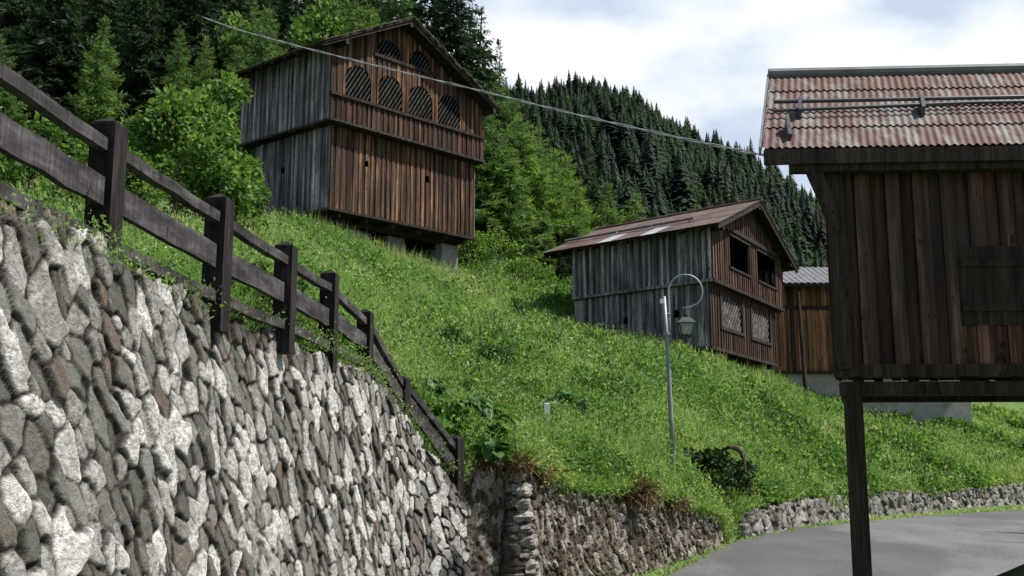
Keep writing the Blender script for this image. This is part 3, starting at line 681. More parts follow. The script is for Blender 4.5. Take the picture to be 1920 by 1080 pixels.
for b in np.arange(rb0 + .1, rb1, .75):                             # rafters
    for sgn, HW in ((-1, HL), (1, HR)): m.beam(Pz(AC, b, AZ - .17), Pz(AC + sgn * (HW + .03), b, roofz(AC + sgn * HW) - .15), .09, .13, random.uniform(.7, 1.2))
for a in (AC, -ua + .1, uw - ua - .1): m.beam(Pz(a, rb0 + .05, roofz(a) - .3), Pz(a, rb1, roofz(a) - .3), .16, .2)
m.build('rafters', 'dark_wood', rf)
# piers and beams underneath
m = MB(); zz = ZB - .18
for b in (.9, 2.8, 4.7): m.beam(Pz(.15, b, zz), Pz(W1 - .15, b, zz), .2, .24)
for a in (.6, 1.9, 3.3, 4.7, 6.2, 7.3): m.beam(Pz(a, .12, zz + .02), Pz(a, 5, zz + .02), .16, .2, random.uniform(.8, 1.4))
m.build('floor_beam', 'dark_wood', barn)
def pier(a, b, wa, wb, mat='concrete', ztop=None, name='pier'):
    m = MB(); c = P2(a, b); zt_ = (ZB - .3) if ztop is None else ztop
    zb_ = tz1(c.x, c.y) - .7
    q = []
    for z in (zb_, zt_): q += [Pz(a - wa / 2, b - wb / 2, z), Pz(a + wa / 2, b - wb / 2, z), Pz(a + wa / 2, b + wb / 2, z), Pz(a - wa / 2, b + wb / 2, z)]
    m.hexa(q); return m.build(name, mat, barn)
pier(.55, 2.6, .3, 3.6, ztop=ZB - .05); pier(2.6, 1.5, 1.3, .3); pier(4.4, 1.3, .9, .3); pier(7.0, .9, .95, .4); pier(7.25, 3.2, .35, 2.6)
m = MB(); board_wall(m, P2(.2, 3.9), E1, N1, 0, 7.2, mid(ZB - 3.2), mid(ZB - .32), seed=21); m.build('cellar_wall', 'dark_wood', barn)

# --- the smaller barn on the right
O3 = at(1333, 650, 38.); O = Vector((O3.x, O3.y)); E1 = vdir(2154); E2 = vdir(-1312)
N1 = outward(E1, E2); N2 = outward(E2, E1); ZB, ZF = O3.z, 6.69
barn2 = thing('hay_barn', 'smaller grey and brown timber barn with rusty brown metal roof behind the street lamp', 'barn', (O.x, O.y, ZB))
W1, L1 = 7.9, 5.85; ov = .2
AC, AZ, EZ, HALF = 4.35, 10.55, 8.62, 5.05
roofz = lambda a: AZ - abs(a - AC) * (AZ - EZ) / HALF
m = MB()
hl = [arch(2.3, 1.9, 5.2, 5.2, 1.0), arch(5.8, 1.9, 5.2, 5.2, 1.0)]
def flatarch(a0, a1, z0, zs, rise):
    def f(a):
        if not a0 < a < a1: return None
        u = (a - (a0 + a1) / 2) / ((a1 - a0) / 2); return (z0, zs + rise * (1 - u * u) ** .5)
    return f
lat = [flatarch(1.15, 3.45, 5.2, 5.9, .5), flatarch(4.65, 7.0, 5.17, 5.88, .5)]
board_wall(m, O, E1, N1, 0, W1, mid(ZB), mid(ZF - .02), lat, seed=31, strip=.05, tint=(.5, 1.2)); m.build('front_boarding', 'red_brown_wood', barn2)
m = MB(); birdhole = [heart(3.69, 5.64, .12), heart(1.42, 5.66, .12)]
board_wall(m, O, E2, N2, .03, L1, mid(ZB - .02), mid(ZF - .02), birdhole, seed=32, strip=.02, tint=(.45, 1.4)); m.build('side_boarding', 'grey_wood', barn2)
m = MB(); board_wall(m, P2(W1, 0), E2, -N2, .03, L1, mid(ZB), mid(ZF - .02), seed=33); board_wall(m, P2(0, L1), E1, -N1, .03, W1 - .03, mid(ZB), mid(ZF - .02), seed=34); m.build('rear_boarding', 'grey_wood', barn2)
ua = ov * .6; U = P2(-ua, -ov); uw = W1 + .85; ul = L1 + ov + .35
zt_u = lambda a: roofz(a - ua) - .1
box = lambda a0, a1, z0, z1: (lambda a: (z0, z1) if a0 < a < a1 else None)
op = [box(1.75 + ua, 4.1 + ua, 7.52, 8.72), box(5.15 + ua, 7.65 + ua, 7.5, 8.72)]
m = MB(); board_wall(m, U, E1, N1, 0, uw, mid(ZF), zt_u, op, seed=35, strip=.1, tint=(.55, 1.35)); m.build('gable_boarding', 'red_brown_wood', barn2)
m = MB(); board_wall(m, U, E2, N2, .03, ul, mid(ZF - .03), mid(roofz(-ua) - .1), seed=36, tint=(.4, 1.35)); m.build('upper_side_boarding', 'grey_wood', barn2)
m = MB(); U2 = Vector((U.x + E1.x * uw, U.y + E1.y * uw)); U3 = Vector((U.x + E2.x * ul, U.y + E2.y * ul))
board_wall(m, U2, E2, -N2, .03, ul, mid(ZF), mid(roofz(uw - ua) - .1), seed=37); board_wall(m, U3, E1, -N1, .03, uw - .03, mid(ZF), zt_u, seed=38); m.build('rear_boarding', 'grey_wood', barn2)
m = MB(); slab(m, [Pz(.02, .02, ZB + .1), Pz(W1 - .02, .02, ZB + .1), Pz(W1 - .02, L1 - .02, ZB + .1), Pz(.02, L1 - .02, ZB + .1)], .14)
slab(m, [Pz(-ua + .03, -ov + .03, ZF + .06), Pz(uw - ua - .03, -ov + .03, ZF + .06), Pz(uw - ua - .03, ul - ov - .03, ZF + .06), Pz(-ua + .03, ul - ov - .03, ZF + .06)], .1); m.build('floor', 'dark_wood', barn2)
m = MB(); band(m, U, E2, N2, -.02, ul, ZF + .02, .1, .1); m.build('ledge', 'grey_wood', barn2)
m = MB(); band(m, U, E1, N1, -.05, uw + .05, ZF + .02, .12, .1); m.build('ledge', 'dark_wood', barn2)
m = MB(); band(m, O, E1, N1, -.02, W1, ZB - .02, .12, .08); m.build('ledge', 'dark_wood', barn2)
m = MB(); band(m, O, E2, N2, 0, 3.0, ZB - .03, .1, .07); m.build('ledge', 'slat_wood', barn2)
for i, (h, a0, a1) in enumerate(((lat[0], 1.15, 3.45), (lat[1], 4.65, 7.0))):
    m = MB(); lattice(m, O, E1, N1, h, a0, a1, R(47), .2, .08, -.02, tint=(.7, 1.1), seed=40 + i); m.build('lattice', 'pale_slat_wood', barn2)
    m = MB(); z0 = h((a0 + a1) / 2)[0]
    band(m, O, E1, N1, a0 - .18, a1 + .18, z0 - .07, .13, .1)
    for a in (a0 - .09, a1 + .09): m.bar(V3(O, E1, a, z0, N1, .04), V3(O, E1, a, 6.45, N1, .04), (E1.x, E1.y, 0), (N1.x, N1.y, 0), .16, .08)
    m.build('window_frame', 'dark_wood', barn2)
for i, (a0, a1) in enumerate(((1.75, 4.1), (5.15, 7.65))):
    a0 += ua; a1 += ua
    m = MB(); band(m, U, E1, N1, a0 - .1, a1 + .1, 7.47, .08, .1); m.build('sill', 'dark_wood', barn2)
    m = MB(); band(m, U, E1, N1, a0 - .1, a1 + .1, 8.76, .08, .09); m.build('lintel', 'dark_wood', barn2)
m = MB(); band(m, U, E1, N1, .7, uw - .9, 8.95, .16, .14)
for k in range(14):
    a = .9 + k * .52
    m.bar(V3(U, E1, a, 8.9, N1, .05), V3(U, E1, a + .3, 8.84, N1, .05), (N1.x, N1.y, 0), (0, 0, 1), .08, .1)
m.build('tie_beam', 'dark_wood', barn2)
# hay darkness is real: a closed loft; lining behind the open bays
m = MB(); rb0, rb1 = -.75, 7.35
for sgn in (-1, 1):
    ea = AC + sgn * HALF
    pts = [Pz(AC, rb0, AZ), Pz(AC, rb1, AZ), Pz(ea, rb1, EZ), Pz(ea, rb0, EZ)]
    if sgn > 0: pts = [pts[0], pts[3], pts[2], pts[1]]
    slab(m, pts, .08)
rf = m.build('roof', 'dark_wood', barn2)
m = MB(); rg = random.Random(8); nb, na = 12, 3                       # metal sheets in three lapped courses
def on_roof(sgn, fa, b, lift): a = AC + sgn * (HALF + .04) * fa; return Pz(a, b, roofz(a) + lift)
LAP = [0, .36, .68, 1.0]
for sgn in (-1, 1):
    for i in range(nb):
        b0, b1 = rb0 - .04 + (rb1 - rb0 + .08) * i / nb, rb0 - .04 + (rb1 - rb0 + .08) * (i + 1) / nb
        for j in range(na):
            if sgn < 0 and j == 2 and i in (4, 7): continue
            tv = rg.uniform(.75, 1.2); l0, l1 = .022 - .0 + .004 * (i % 2), .034 + .004 * (i % 2)
            pts = [on_roof(sgn, LAP[j], b0, l0), on_roof(sgn, LAP[j], b1, l0), on_roof(sgn, LAP[j + 1] + .015 + rg.uniform(-.006, .006), b1, l1), on_roof(sgn, LAP[j + 1] + .015 + rg.uniform(-.006, .006), b0, l1)]
            if sgn > 0: pts = [pts[0], pts[3], pts[2], pts[1]]
            slab(m, pts, .012, (tv, tv * rg.uniform(.95, 1.06), tv * rg.uniform(.95, 1.08)))
m.tube([Pz(AC, rb0 - .06, AZ + .05), Pz(AC, rb1 + .06, AZ + .05)], .07, 8, .8)
m.build('roof_sheets', 'rusty_roof', rf)
for i in (4, 7):
    b0, b1 = rb0 - .04 + (rb1 - rb0 + .08) * i / nb, rb0 - .04 + (rb1 - rb0 + .08) * (i + 1) / nb
    m = MB(); slab(m, [on_roof(-1, .66, b0, .03), on_roof(-1, .66, b1, .03), on_roof(-1, 1.015, b1, .042), on_roof(-1, 1.015, b0, .042)], .012); m.build('skylight', 'skylight_sheet', rf)
m = MB(); m.tube([on_roof(-1, .64, 1.0, .14), on_roof(-1, .62, 4.0, .13), on_roof(-1, .64, 7.3, .14)], .055, 8)
for b in (1.2, 2.9, 4.6, 6.6): m.beam(on_roof(-1, .66, b, .03), on_roof(-1, .63, b, .14), .05, .05)
m.build('snow_rail', 'dead_bark', rf)
m = MB()
for b in np.arange(rb0 + .06, rb1, .8):
    for sgn in (-1, 1): m.beam(Pz(AC, b, AZ - .16), Pz(AC + sgn * HALF, b, EZ - .15), .09, .12, random.uniform(.8, 1.3))
for a in (AC, -ua + .1, uw - ua - .1): m.beam(Pz(a, rb0 + .05, roofz(a) - .28), Pz(a, rb1, roofz(a) - .28), .15, .18)
m.build('rafters', 'dark_wood', rf)
def pier2(a, b, wa, wb, ztop, mat='plaster'):
    m = MB(); c = P2(a, b); zb_ = tz1(c.x, c.y) - .8; q = []
    for z in (zb_, ztop): q += [Pz(a - wa / 2, b - wb / 2, z), Pz(a + wa / 2, b - wb / 2, z), Pz(a + wa / 2, b + wb / 2, z), Pz(a - wa / 2, b + wb / 2, z)]
    m.hexa(q); m.build('pier', mat, barn2)
pier2(.28, L1 + .1, .7, .42, 6.62); pier2(.25, 2.6, .3, 3.3, ZB - .06, 'concrete'); pier2(4, 3.2, 7.0, .3, ZB - .1, 'concrete')
m = MB()
for a in (.5, 1.8, 3.2, 4.6, 6.2, 7.5): m.beam(Pz(a, .1, ZB - .12), Pz(a, 3.1, ZB - .12), .15, .16)
m.build('floor_beam', 'dark_wood', barn2)

# --- third building at the right edge
D3 = 48.0; x0 = gx(1452, D3); zt3 = at(1500, 530, D3 - .7).z
hut = thing('timber_shed', 'orange brown boarded shed with grey corrugated roof and plastered base behind the smaller barn', 'shed', (x0, D3, 3.6))
O = Vector((x0, D3)); E1 = Vector((1, .0)); N1 = Vector((0, -1)); E2 = Vector((.12, .99)).normalized()
zb3, zm3 = at(1480, 696, D3).z, at(1480, 578, D3).z
m = MB(); board_wall(m, O, E1, N1, 0, 9, mid(zb3), mid(zm3), seed=51, bw=(.16, .3), tint=(.75, 1.25)); m.build('lower_boarding', 'fresh_wood', hut)
m = MB(); board_wall(m, O, E1, N1, 0, 9, mid(zm3 + .05), mid(zt3 - .05), seed=52, bw=(.16, .3), tint=(.5, .9)); m.build('upper_boarding', 'fresh_wood', hut)
m = MB(); board_wall(m, O, E2, Vector((-1, .1)).normalized(), .02, 5, mid(zb3), mid(zt3), seed=53); board_wall(m, O + E1 * 9, E2, Vector((1, -.1)).normalized(), .02, 5, mid(zb3), mid(zt3), seed=54); board_wall(m, O + E2 * 5, E1, Vector((0, 1)), .0, 9, mid(zb3), mid(zt3), seed=55); m.build('side_boarding', 'fresh_wood', hut)
m = MB(); band(m, O, E1, N1, -.05, 9.05, zm3 + .02, .17, .12); band(m, O, E1, N1, -.05, 9.05, zb3 - .05, .12, .1)
for a in (1.05, 3.6, 6.2): m.bar(V3(O, E1, a, zb3, N1, .05), V3(O, E1, a, zt3, N1, .05), (1, 0, 0), (0, 1, 0), .2, .1)
m.build('beam', 'dark_wood', hut)
m = MB(); zg = 1.2
q = [Vector((x0 + .25, D3 + .15, zg)), Vector((x0 + 9, D3 + .15, zg)), Vector((x0 + 9.2, D3 + 4.6, zg)), Vector((x0 + .7, D3 + 4.6, zg))]
m.hexa(q + [Vector((p.x, p.y, zb3 - .02)) for p in q]); m.build('plaster_base', 'plaster', hut)
m = MB(); NC = 150; y0, y1 = D3 - .75, D3 + 2.4; z0, z1 = zt3, zt3 + 1.3
for k in range(NC):
    xa, xb = x0 - .6 + 10.4 * k / NC, x0 - .6 + 10.4 * (k + 1) / NC
    wa, wb = .03 * math.sin(k * math.pi / 2), .03 * math.sin((k + 1) * math.pi / 2)
    for (ya, za), (yb, zb_) in (((y0, z0), ((y0 + y1) / 2, (z0 + z1) / 2)), (((y0 + y1) / 2, (z0 + z1) / 2 - .02), (y1, z1 - .0)), ((y1, z1), (y1 + 3.2, z0))):
        m.hexa([(xa, ya, za + wa - .02), (xb, ya, za + wb - .02), (xb, yb, zb_ + wb - .02), (xa, yb, zb_ + wa - .02), (xa, ya, za + wa), (xb, ya, za + wb), (xb, yb, zb_ + wb), (xa, yb, zb_ + wa)])
rf = m.build('roof', 'grey_sheet', hut)
m = MB(); m.beam((x0 - .6, y0 + .05, z0 - .1), (x0 + 9.8, y0 + .05, z0 - .1), .08, .14)
for k in range(14): m.beam((x0 - .4 + k * .75, y0 + .1, z0 - .13), (x0 - .4 + k * .75, y1, z1 - .13), .08, .12)
m.build('rafters', 'dark_wood', rf)

# dark leaning pole in front of the shed
pb, pt = at(1512, 742, 44.5), at(1496, 548, 45.2)
pole = thing('leaning_pole', 'thin dark wooden pole leaning in front of the orange shed', 'pole', pb)
m = MB(); m.tube([pb - Vector((0, 0, .5)), pb.lerp(pt, .5), pt], [.1, .09, .075], 8); m.build('shaft', 'dark_wood', pole)

# --- near house on the right, mostly its roof corner
EY = 13.8
c0 = at(1429, 284, EY); hd = Vector((1, -.06)).normalized()
house = thing('village_house', 'dark boarded house on posts at the right with flaking red corrugated roof', 'house', (c0.x + 1, c0.y + 1, float(road_z(17))))
rise = Vector((.67, 2.05)); zr_ = at(1455, 146, c0.y + rise.y).z
def hp(u, v, w=0):                                                     # u metres along the eaves, v 0..1 up the slope
    return Vector((c0.x + hd.x * u + rise.x * v, c0.y + hd.y * u + rise.y * v, c0.z + (zr_ - c0.z) * v + w))
m = MB(); LEN = 8.5; wl = .1; per = 5; NU = int(LEN / wl * per); courses = [(0, .27), (.25, .52), (.5, .77), (.75, 1.0)]
for ci, (v0, v1) in enumerate(courses):
    lift = .012 * (3 - ci) * 0 + .0; base = len(m.v)
    jag = [random.uniform(-.012, .012) for _ in range(NU + 2)]
    for k in range(NU + 1):
        u = LEN * k / NU; wv = .014 * math.sin(2 * math.pi * u / wl)
        for v, lf in ((v0 - .0 + jag[k] * .3, .05), ((v0 + v1) / 2, .035), (v1, .02)):
            p = hp(u, v, lf + wv); m.v.append(tuple(p))
    for k in range(NU):
        for r_ in range(2):
            i = base + k * 3 + r_; m.f.append((i, i + 3, i + 4, i + 1)); m.t.append(1)
rf = m.build('roof', 'flaking_red_sheet', house, smooth=True)
m = MB(); q = [hp(.03, 0.02, -.09), hp(LEN, 0.02, -.09), hp(LEN, .99, -.09), hp(.03, .99, -.09)]; slab(m, [p + Vector((0, 0, .1)) for p in q], .1)
for u in np.arange(.15, LEN, .7): m.beam(hp(u, .02, -.16), hp(u, .98, -.16), .1, .12)
m.beam(hp(.02, .012, -.1), hp(LEN, .012, -.1), .06, .2); m.build('eaves', 'dark_wood', rf)
m = MB(); m.tube([hp(-.02, 1.0, .06), hp(LEN, 1.0, .06)], .09, 10); m.build('ridge_cap', 'grey_sheet', rf)
m = MB(); m.bar(hp(-.03, 0, .0), hp(-.03, 1, .0), hd.to_3d(), (0, 0, 1), .03, .12); m.build('verge_strip', 'grey_sheet', rf)
m = MB()
m.tube([hp(.12, .455, .2), hp(LEN, .455, .2)], .03, 8); m.tube([hp(.12, .37, .16), hp(3, .40, .19), hp(LEN, .40, .17)], .026, 8)
for u in (.48, 2.2, 4.0, 6.0): m.bar(hp(u, .35, .1), hp(u, .48, .14), hd.to_3d(), (0, -.5, 1), .05, .2)
m.build('snow_rail', 'dark_iron', rf)
m = MB(); m.bar(hp(.36, .09, .06), hp(.32, .22, .16), hd.to_3d(), (0, -.7, .7), .05, .16); m.build('snow_hook', 'dark_iron', rf)
wo = Vector((c0.x + hd.x * .82 + rise.x * .16, c0.y + hd.y * .82 + rise.y * .16)); hn = Vector((-hd.y, hd.x)); hn = -hn if hn.y > 0 else hn
zr0 = float(road_z(14)) - .2; zw = 1.3; zwt = c0.z + (zr_ - c0.z) * .16 - .12
wing = rise.normalized()
win = box(1.7, 2.5, 1.9, 2.9)
m = MB(); board_wall(m, wo, hd, hn, 0, 7.3, mid(zw), mid(zwt), [win], seed=61, bw=(.14, .22), tint=(.6, 1.3), strip=.1); m.build('front_boarding', 'red_brown_wood', house)
side_n = Vector((-wing.y, wing.x)); side_n = -side_n if side_n.x > 0 else side_n
m = MB(); gz = lambda b: zwt + (zr_ - c0.z) * (b / rise.length)
board_wall(m, wo, wing, side_n, .04, 1.78, mid(zw), lambda b: max(gz(b), zw + .1), seed=62, bw=(.14, .22), tint=(.6, 1.3)); m.build('side_boarding', 'dark_wood', house)
m = MB(); board_wall(m, wo + wing * 1.78, hd, -hn, 0, 7.3, mid(zw), mid(gz(1.78)), seed=63); m.build('rear_boarding', 'dark_wood', house)
# open undercroft: the boarded loft stands on timber posts with stone feet
m = MB(); q = [wo + hd * .02 - hn * .06, wo + hd * 7.28 - hn * .06, wo + hd * 7.28 + wing * 1.72, wo + hd * .02 + wing * 1.72]
m.hexa([Vector((p.x, p.y, zw + .02)) for p in q] + [Vector((p.x, p.y, zw + .1)) for p in q]); m.build('floor', 'dark_wood', house)
for u in np.arange(.3, 7.2, .75):
    m = MB(); a_, b_ = wo + hd * float(u) - hn * .12, wo + hd * float(u) + wing * 1.7
    m.beam((a_.x, a_.y, zw - .08), (b_.x, b_.y, zw - .08), .12, .16, random.uniform(.8, 1.4)); m.build('joist', 'dark_wood', house)
for w_ in (.12, 1.6):
    m = MB(); a_, b_ = wo + hd * .05 + wing * w_, wo + hd * 7.25 + wing * w_
    m.beam((a_.x, a_.y, zw - .25), (b_.x, b_.y, zw - .25), .18, .18); m.build('beam', 'dark_wood', house)
    for u in (.2, 3.6, 7.05):
        p = wo + hd * u + wing * w_; m = MB(); m.bar((p.x, p.y, zr0 + .5), (p.x, p.y, zw - .34), hd.to_3d(), hn.to_3d(), .2, .2); po = m.build('post', 'dark_wood', house)
        m = MB(); m.bar((p.x, p.y, zr0), (p.x, p.y, zr0 + .5), hd.to_3d(), hn.to_3d(), .46, .46, taper=.8); m.build('stone_foot', 'concrete', po)
m = MB(); band(m, wo, hd, hn, -.03, 7.3, zw - .02, .16, .08); m.build('ledge', 'dark_wood', house)
m = MB(); m.bar(V3(wo, hd, 1.65, 2.4, hn, .03), V3(wo, hd, 2.55, 2.4, hn, .03), hn.to_3d(), (0, 0, 1), .03, 1.06)
for zz in (2.1, 2.7): m.bar(V3(wo, hd, 1.67, zz, hn, .055), V3(wo, hd, 2.53, zz, hn, .055), hn.to_3d(), (0, 0, 1), .02, .09)
m.build('shutter', 'dark_wood', house)
m = MB(); A = Vector((wo.x + hd.x * .12, wo.y + hd.y * .12, zwt - 1.2)) + hn.to_3d() * .08
m.beam(A, hp(.62, .05, -.24), .13, .16); m.beam(A + hd.to_3d() * 3.2, hp(3.9, .05, -.24), .13, .16); m.beam(A + hd.to_3d() * 6.4, hp(7.1, .05, -.24), .13, .16)
m.beam(hp(.35, .06, -.3), hp(LEN - .2, .06, -.3), .15, .16); m.bar(V3(wo, hd, .1, zw, hn, .05), V3(wo, hd, .1, zwt, hn, .05), hd.to_3d(), hn.to_3d(), .18, .12)
m.build('strut', 'dark_wood', house)

# ------------------------------------------------------------------ street lamp
LD = on_ground(1262, 886) or 24.0; lb = at(1262, 884, LD); lb.z = tz1(lb.x, lb.y)
lamp = thing('street_lamp', 'thin grey steel street lamp with curled arm and hanging black lantern in the meadow', 'street lamp', lb)
def lp(px, py, d=LD): return at(px, py, d)
top = lp(1245, 556)
m = MB(); m.tube([lb - Vector((0, 0, .4)), lp(1262, 846)], .068, 12); m.build('pole_base', 'galvanised', lamp)
m = MB(); m.tube([lp(1261.5, 850), lp(1258, 780), lp(1251, 640), top], [.055, .053, .046, .04], 12, 1.0); m.build('pole', 'galvanised', lamp, smooth=True)
m = MB(); cpx, cpy, rpx = 1285, 547, 32
pts = [lp(1257, 632), lp(1255, 600), lp(1253.5, 565)] + [lp(cpx + rpx * math.cos(R(a)), cpy - rpx * math.sin(R(a))) for a in range(180, -60, -15)] + [lp(1292, 577), lp(1281, 577.5)]
m.tube(pts, .022, 8); m.build('arm', 'galvanised', lamp, smooth=True)
m = MB(); m.tube([lp(1245, 589), lp(1257, 589)], .03, 8); m.build('clamp', 'galvanised', lamp)
m = MB(); m.tube([lp(1248.5, 627), lp(1259, 627)], .036, 8); m.lathe(lp(1250, 629.5), [(.075, 0), (.075, .07)], 12); m.build('clamp', 'galvanised', lamp)
m = MB(); p = lp(1240.5, 565); m.bar(p + Vector((0, 0, -.05)), p + Vector((0, 0, .05)), (1, 0, 0), (0, 1, 0), .07, .09); m.build('sensor', 'white_plastic', lamp)
lc = lp(1286, 612)
S = LD / F                                                             # metres per photo pixel here
lan = MB()
zrel = lambda py: (612 - py) * S
def sqring(w, z): return [Vector((lc.x + a * w, lc.y + b * w, lc.z + z)) for a, b in ((-.5, -.5), (.5, -.5), (.5, .5), (-.5, .5))]
lan.lathe(Vector((lc.x, lc.y, lc.z)), [(.02, zrel(579)), (.02, zrel(588)), (.06, zrel(588)), (.065, zrel(590)), (.03, zrel(594))], 10)
a, b_, c_, d_ = sqring(.17, zrel(595)), sqring(.34, zrel(603)), sqring(.43, zrel(606)), sqring(.43, zrel(608))
for r0, r1 in ((a, b_), (b_, c_), (c_, d_)): lan.hexa(r0 if False else r1 + r0)
lantern = lan.build('lantern', 'dark_iron', lamp)
m = MB(); t0, t1 = sqring(.35, zrel(608)), sqring(.21, zrel(629))
for k in range(4):
    m.beam(t0[k], t1[k], .025, .025); m.beam(t1[k], t1[(k + 1) % 4], .025, .03)
t2 = sqring(.08, zrel(636))
for k in range(4): m.beam(t1[k], t2[k], .02, .02)
m.lathe(Vector((lc.x, lc.y, lc.z)), [(.045, zrel(636)), (.05, zrel(638)), (.02, zrel(641)), (.02, zrel(645))], 8)
m.build('cage', 'dark_iron', lantern)
m = MB()
for k in range(4): m.face([t0[k] * .97 + lc * .03, t0[(k + 1) % 4] * .97 + lc * .03, t1[(k + 1) % 4] * .97 + lc * .03, t1[k] * .97 + lc * .03])
m.build('glass', 'lantern_glass', lantern)
m = MB(); m.lathe(Vector((lc.x, lc.y, lc.z)), [(.03, zrel(609)), (.05, zrel(613)), (.05, zrel(617)), (.02, zrel(620))], 8); m.build('bulb', 'white_plastic', lantern)

# overhead cable: two twisted strands from the house eaves to the trees upper left
cab = [(380, 32, 30), (440, 54, 29), (560, 87, 27.5), (712, 125, 26), (904, 171, 24), (960, 185, 23.3), (1106, 221, 21.6), (1295, 263, 18.6), (1427, 290, 15.6), (1500, 303, 14.2), (1530, 306, 13.95)]
cp = [at(*q) for q in cab]; L = [0]
for a, b_ in zip(cp, cp[1:]): L.append(L[-1] + (b_ - a).length)
us = np.linspace(0, L[-1], 420); CX = [np.interp(us, L, [p[k] for p in cp]) for k in range(3)]
for k in range(3):
    for _ in range(60): CX[k][1:-1] = (CX[k][:-2] + 2 * CX[k][1:-1] + CX[k][2:]) / 4
m = MB()
for ph in (0, math.pi):
    m.tube([Vector((x, y, z)) + Vector((math.cos(u * 2.6 + ph) * .3, math.cos(u * 2.6 + ph) * .9, math.sin(u * 2.6 + ph))) * .018 for x, y, z, u in zip(*CX, us)], .0105, 6)
tag(m.build('overhead_cable', 'cable_sheath'), 'pale twisted overhead cable sagging across the valley from the house eaves', 'cable')

# small white marker in the meadow
_d = on_ground(1026, 815) or 23.2; mk = at(1026, 815, _d); mk.z = tz1(mk.x, mk.y)
m = MB(); m.bar(mk - Vector((0, 0, .3)), mk + Vector((.0, 0, .62)), (1, 0, 0), (0, 1, 0), .12, .05); m.bar(mk + Vector((0, 0, .621)), mk + Vector((0, 0, .64)), (1, 0, 0), (0, 1, 0), .118, .048, taper=.7)
tag(m.build('marker_post', 'white_plastic'), 'short white marker post standing alone in the meadow grass', 'marker post')

# ------------------------------------------------------------------ vegetation
def cards(P, A, B, tint):
    """rhombus leaves: P base (n,3), A length vector, B half-width vector"""
    n = len(P); V = np.empty((n, 4, 3)); V[:, 0] = P; V[:, 1] = P + A * .5 + B; V[:, 2] = P + A; V[:, 3] = P + A * .5 - B
    return V.reshape(-1, 3), np.arange(n * 4).reshape(n, 4), tint
def unit(v): return v / np.maximum(np.linalg.norm(v, axis=-1, keepdims=True), 1e-9)
def conifer(H, Rb, seed, kind):
    """needle sprays for one tree, base at origin: whorls of drooping limbs set with many small sprays"""
    rg = np.random.default_rng(seed); P, A, B, T = [], [], [], []; limbs = []
    z = H * (.04 if kind != 'far' else .1); step = .36 if kind == 'larch' else .42
    while z < H * .985:
        f = z / H; prof = (1 - f) ** (.75 if kind == 'larch' else .82) * (.75 + .25 * min(1, f * 6))
        nb = rg.integers(5, 8) if f < .85 else rg.integers(3, 6)
        ph0 = rg.random() * 6.28
        for k in range(nb):
            Lb = Rb * prof * rg.uniform(.55, 1.2) + .1; ph = ph0 + 6.28 * k / nb + rg.normal(0, .25)
            dr = np.array([math.cos(ph), math.sin(ph), 0.]); side = np.array([-dr[1], dr[0], 0.])
            droop = (.38 if kind == 'spruce' else .22) * (1 - f) + rg.normal(0, .06); upt = .2 if kind == 'spruce' else .3
            ns = max(4, int(Lb * (11 if kind == 'larch' else 9)))
            u = (np.arange(ns) + rg.random(ns)) / ns; u = u ** .8
            pos = np.array([0, 0, z + rg.uniform(-.1, .1)]) + dr * (u * Lb)[:, None] + np.array([0, 0, 1.]) * ((-droop * u + upt * u * u * (.3 + f)) * Lb)[:, None]
            pos += side * (rg.normal(0, .03, ns) * Lb)[:, None]
            limbs.append((z, pos[-1], Lb))
            w = np.sin(np.pi * np.clip(u * .86 + .12, 0, 1)) * Lb * .34 + .1
            for rep in range(6 if kind == 'larch' else 5):
                sgn = rg.choice([-1, 1], ns); ln = w * rg.uniform(.5, 1.15, ns)
                hang = -rg.uniform(.1, 1.0, ns) if kind == 'spruce' else rg.uniform(-.95, .45, ns)
                a = unit(dr * rg.uniform(.25, .9, ns)[:, None] + side * (sgn * rg.uniform(.35, 1, ns))[:, None] + np.array([0, 0, 1.]) * hang[:, None]) * np.clip(ln, .12, .75)[:, None]
                bb = unit(np.cross(a, rg.normal(0, 1, (ns, 3)))) * (np.clip(ln, .12, .7) * (rg.uniform(.05, .1, ns) if kind == 'larch' else rg.uniform(.08, .15, ns)))[:, None]
                P.append(pos); A.append(a); B.append(bb); T.append(np.clip(rg.normal(.5, .22, ns) + .25 * (u - .5), 0, 1))
        z += step * rg.uniform(.7, 1.2) * (1 - .35 * f)
    P.append(np.repeat([[0, 0, H * .95]], 8, 0)); a = rg.normal(0, .12, (8, 3)); a[:, 2] = rg.uniform(.2, .6, 8); A.append(a); B.append(rg.normal(0, .03, (8, 3))); T.append(rg.random(8))
    return cards(np.concatenate(P), np.concatenate(A), np.concatenate(B), np.concatenate(T))
def broad(Rr, Hh, seed, n, leaf, base=.25, lobes=9, spread=(.35, .85), clump=(.28, .5)):
    """leafy crown: clumps of leaves on several limbs with gaps between"""
    rg = np.random.default_rng(seed); P, A, B, T = [], [], [], []
    for k in range(lobes):
        th, zz = rg.random() * 6.28, rg.uniform(base, 1); rad = Rr * (1 - ((zz - .45) / .62) ** 2 * .8) * rg.uniform(*spread)
        c = np.array([math.cos(th) * rad, math.sin(th) * rad, zz * Hh * .92]); r = Rr * rg.uniform(*clump); m = n // lobes
        d = unit(rg.normal(0, 1, (m, 3))); p = c + d * (r * rg.random(m) ** .45)[:, None] * np.array([1, 1, .8])
        a = unit(d + rg.normal(0, .8, (m, 3)) + np.array([0, 0, -.2])) * (leaf * rg.uniform(.5, 1.3, m))[:, None]
        P.append(p); A.append(a); B.append(unit(np.cross(a, rg.normal(0, 1, (m, 3)))) * (leaf * rg.uniform(.25, .42, m))[:, None]); T.append(np.clip(rg.normal(.5, .25, m) + .2 * d[:, 2], 0, 1))
    return cards(np.concatenate(P), np.concatenate(A), np.concatenate(B), np.concatenate(T))
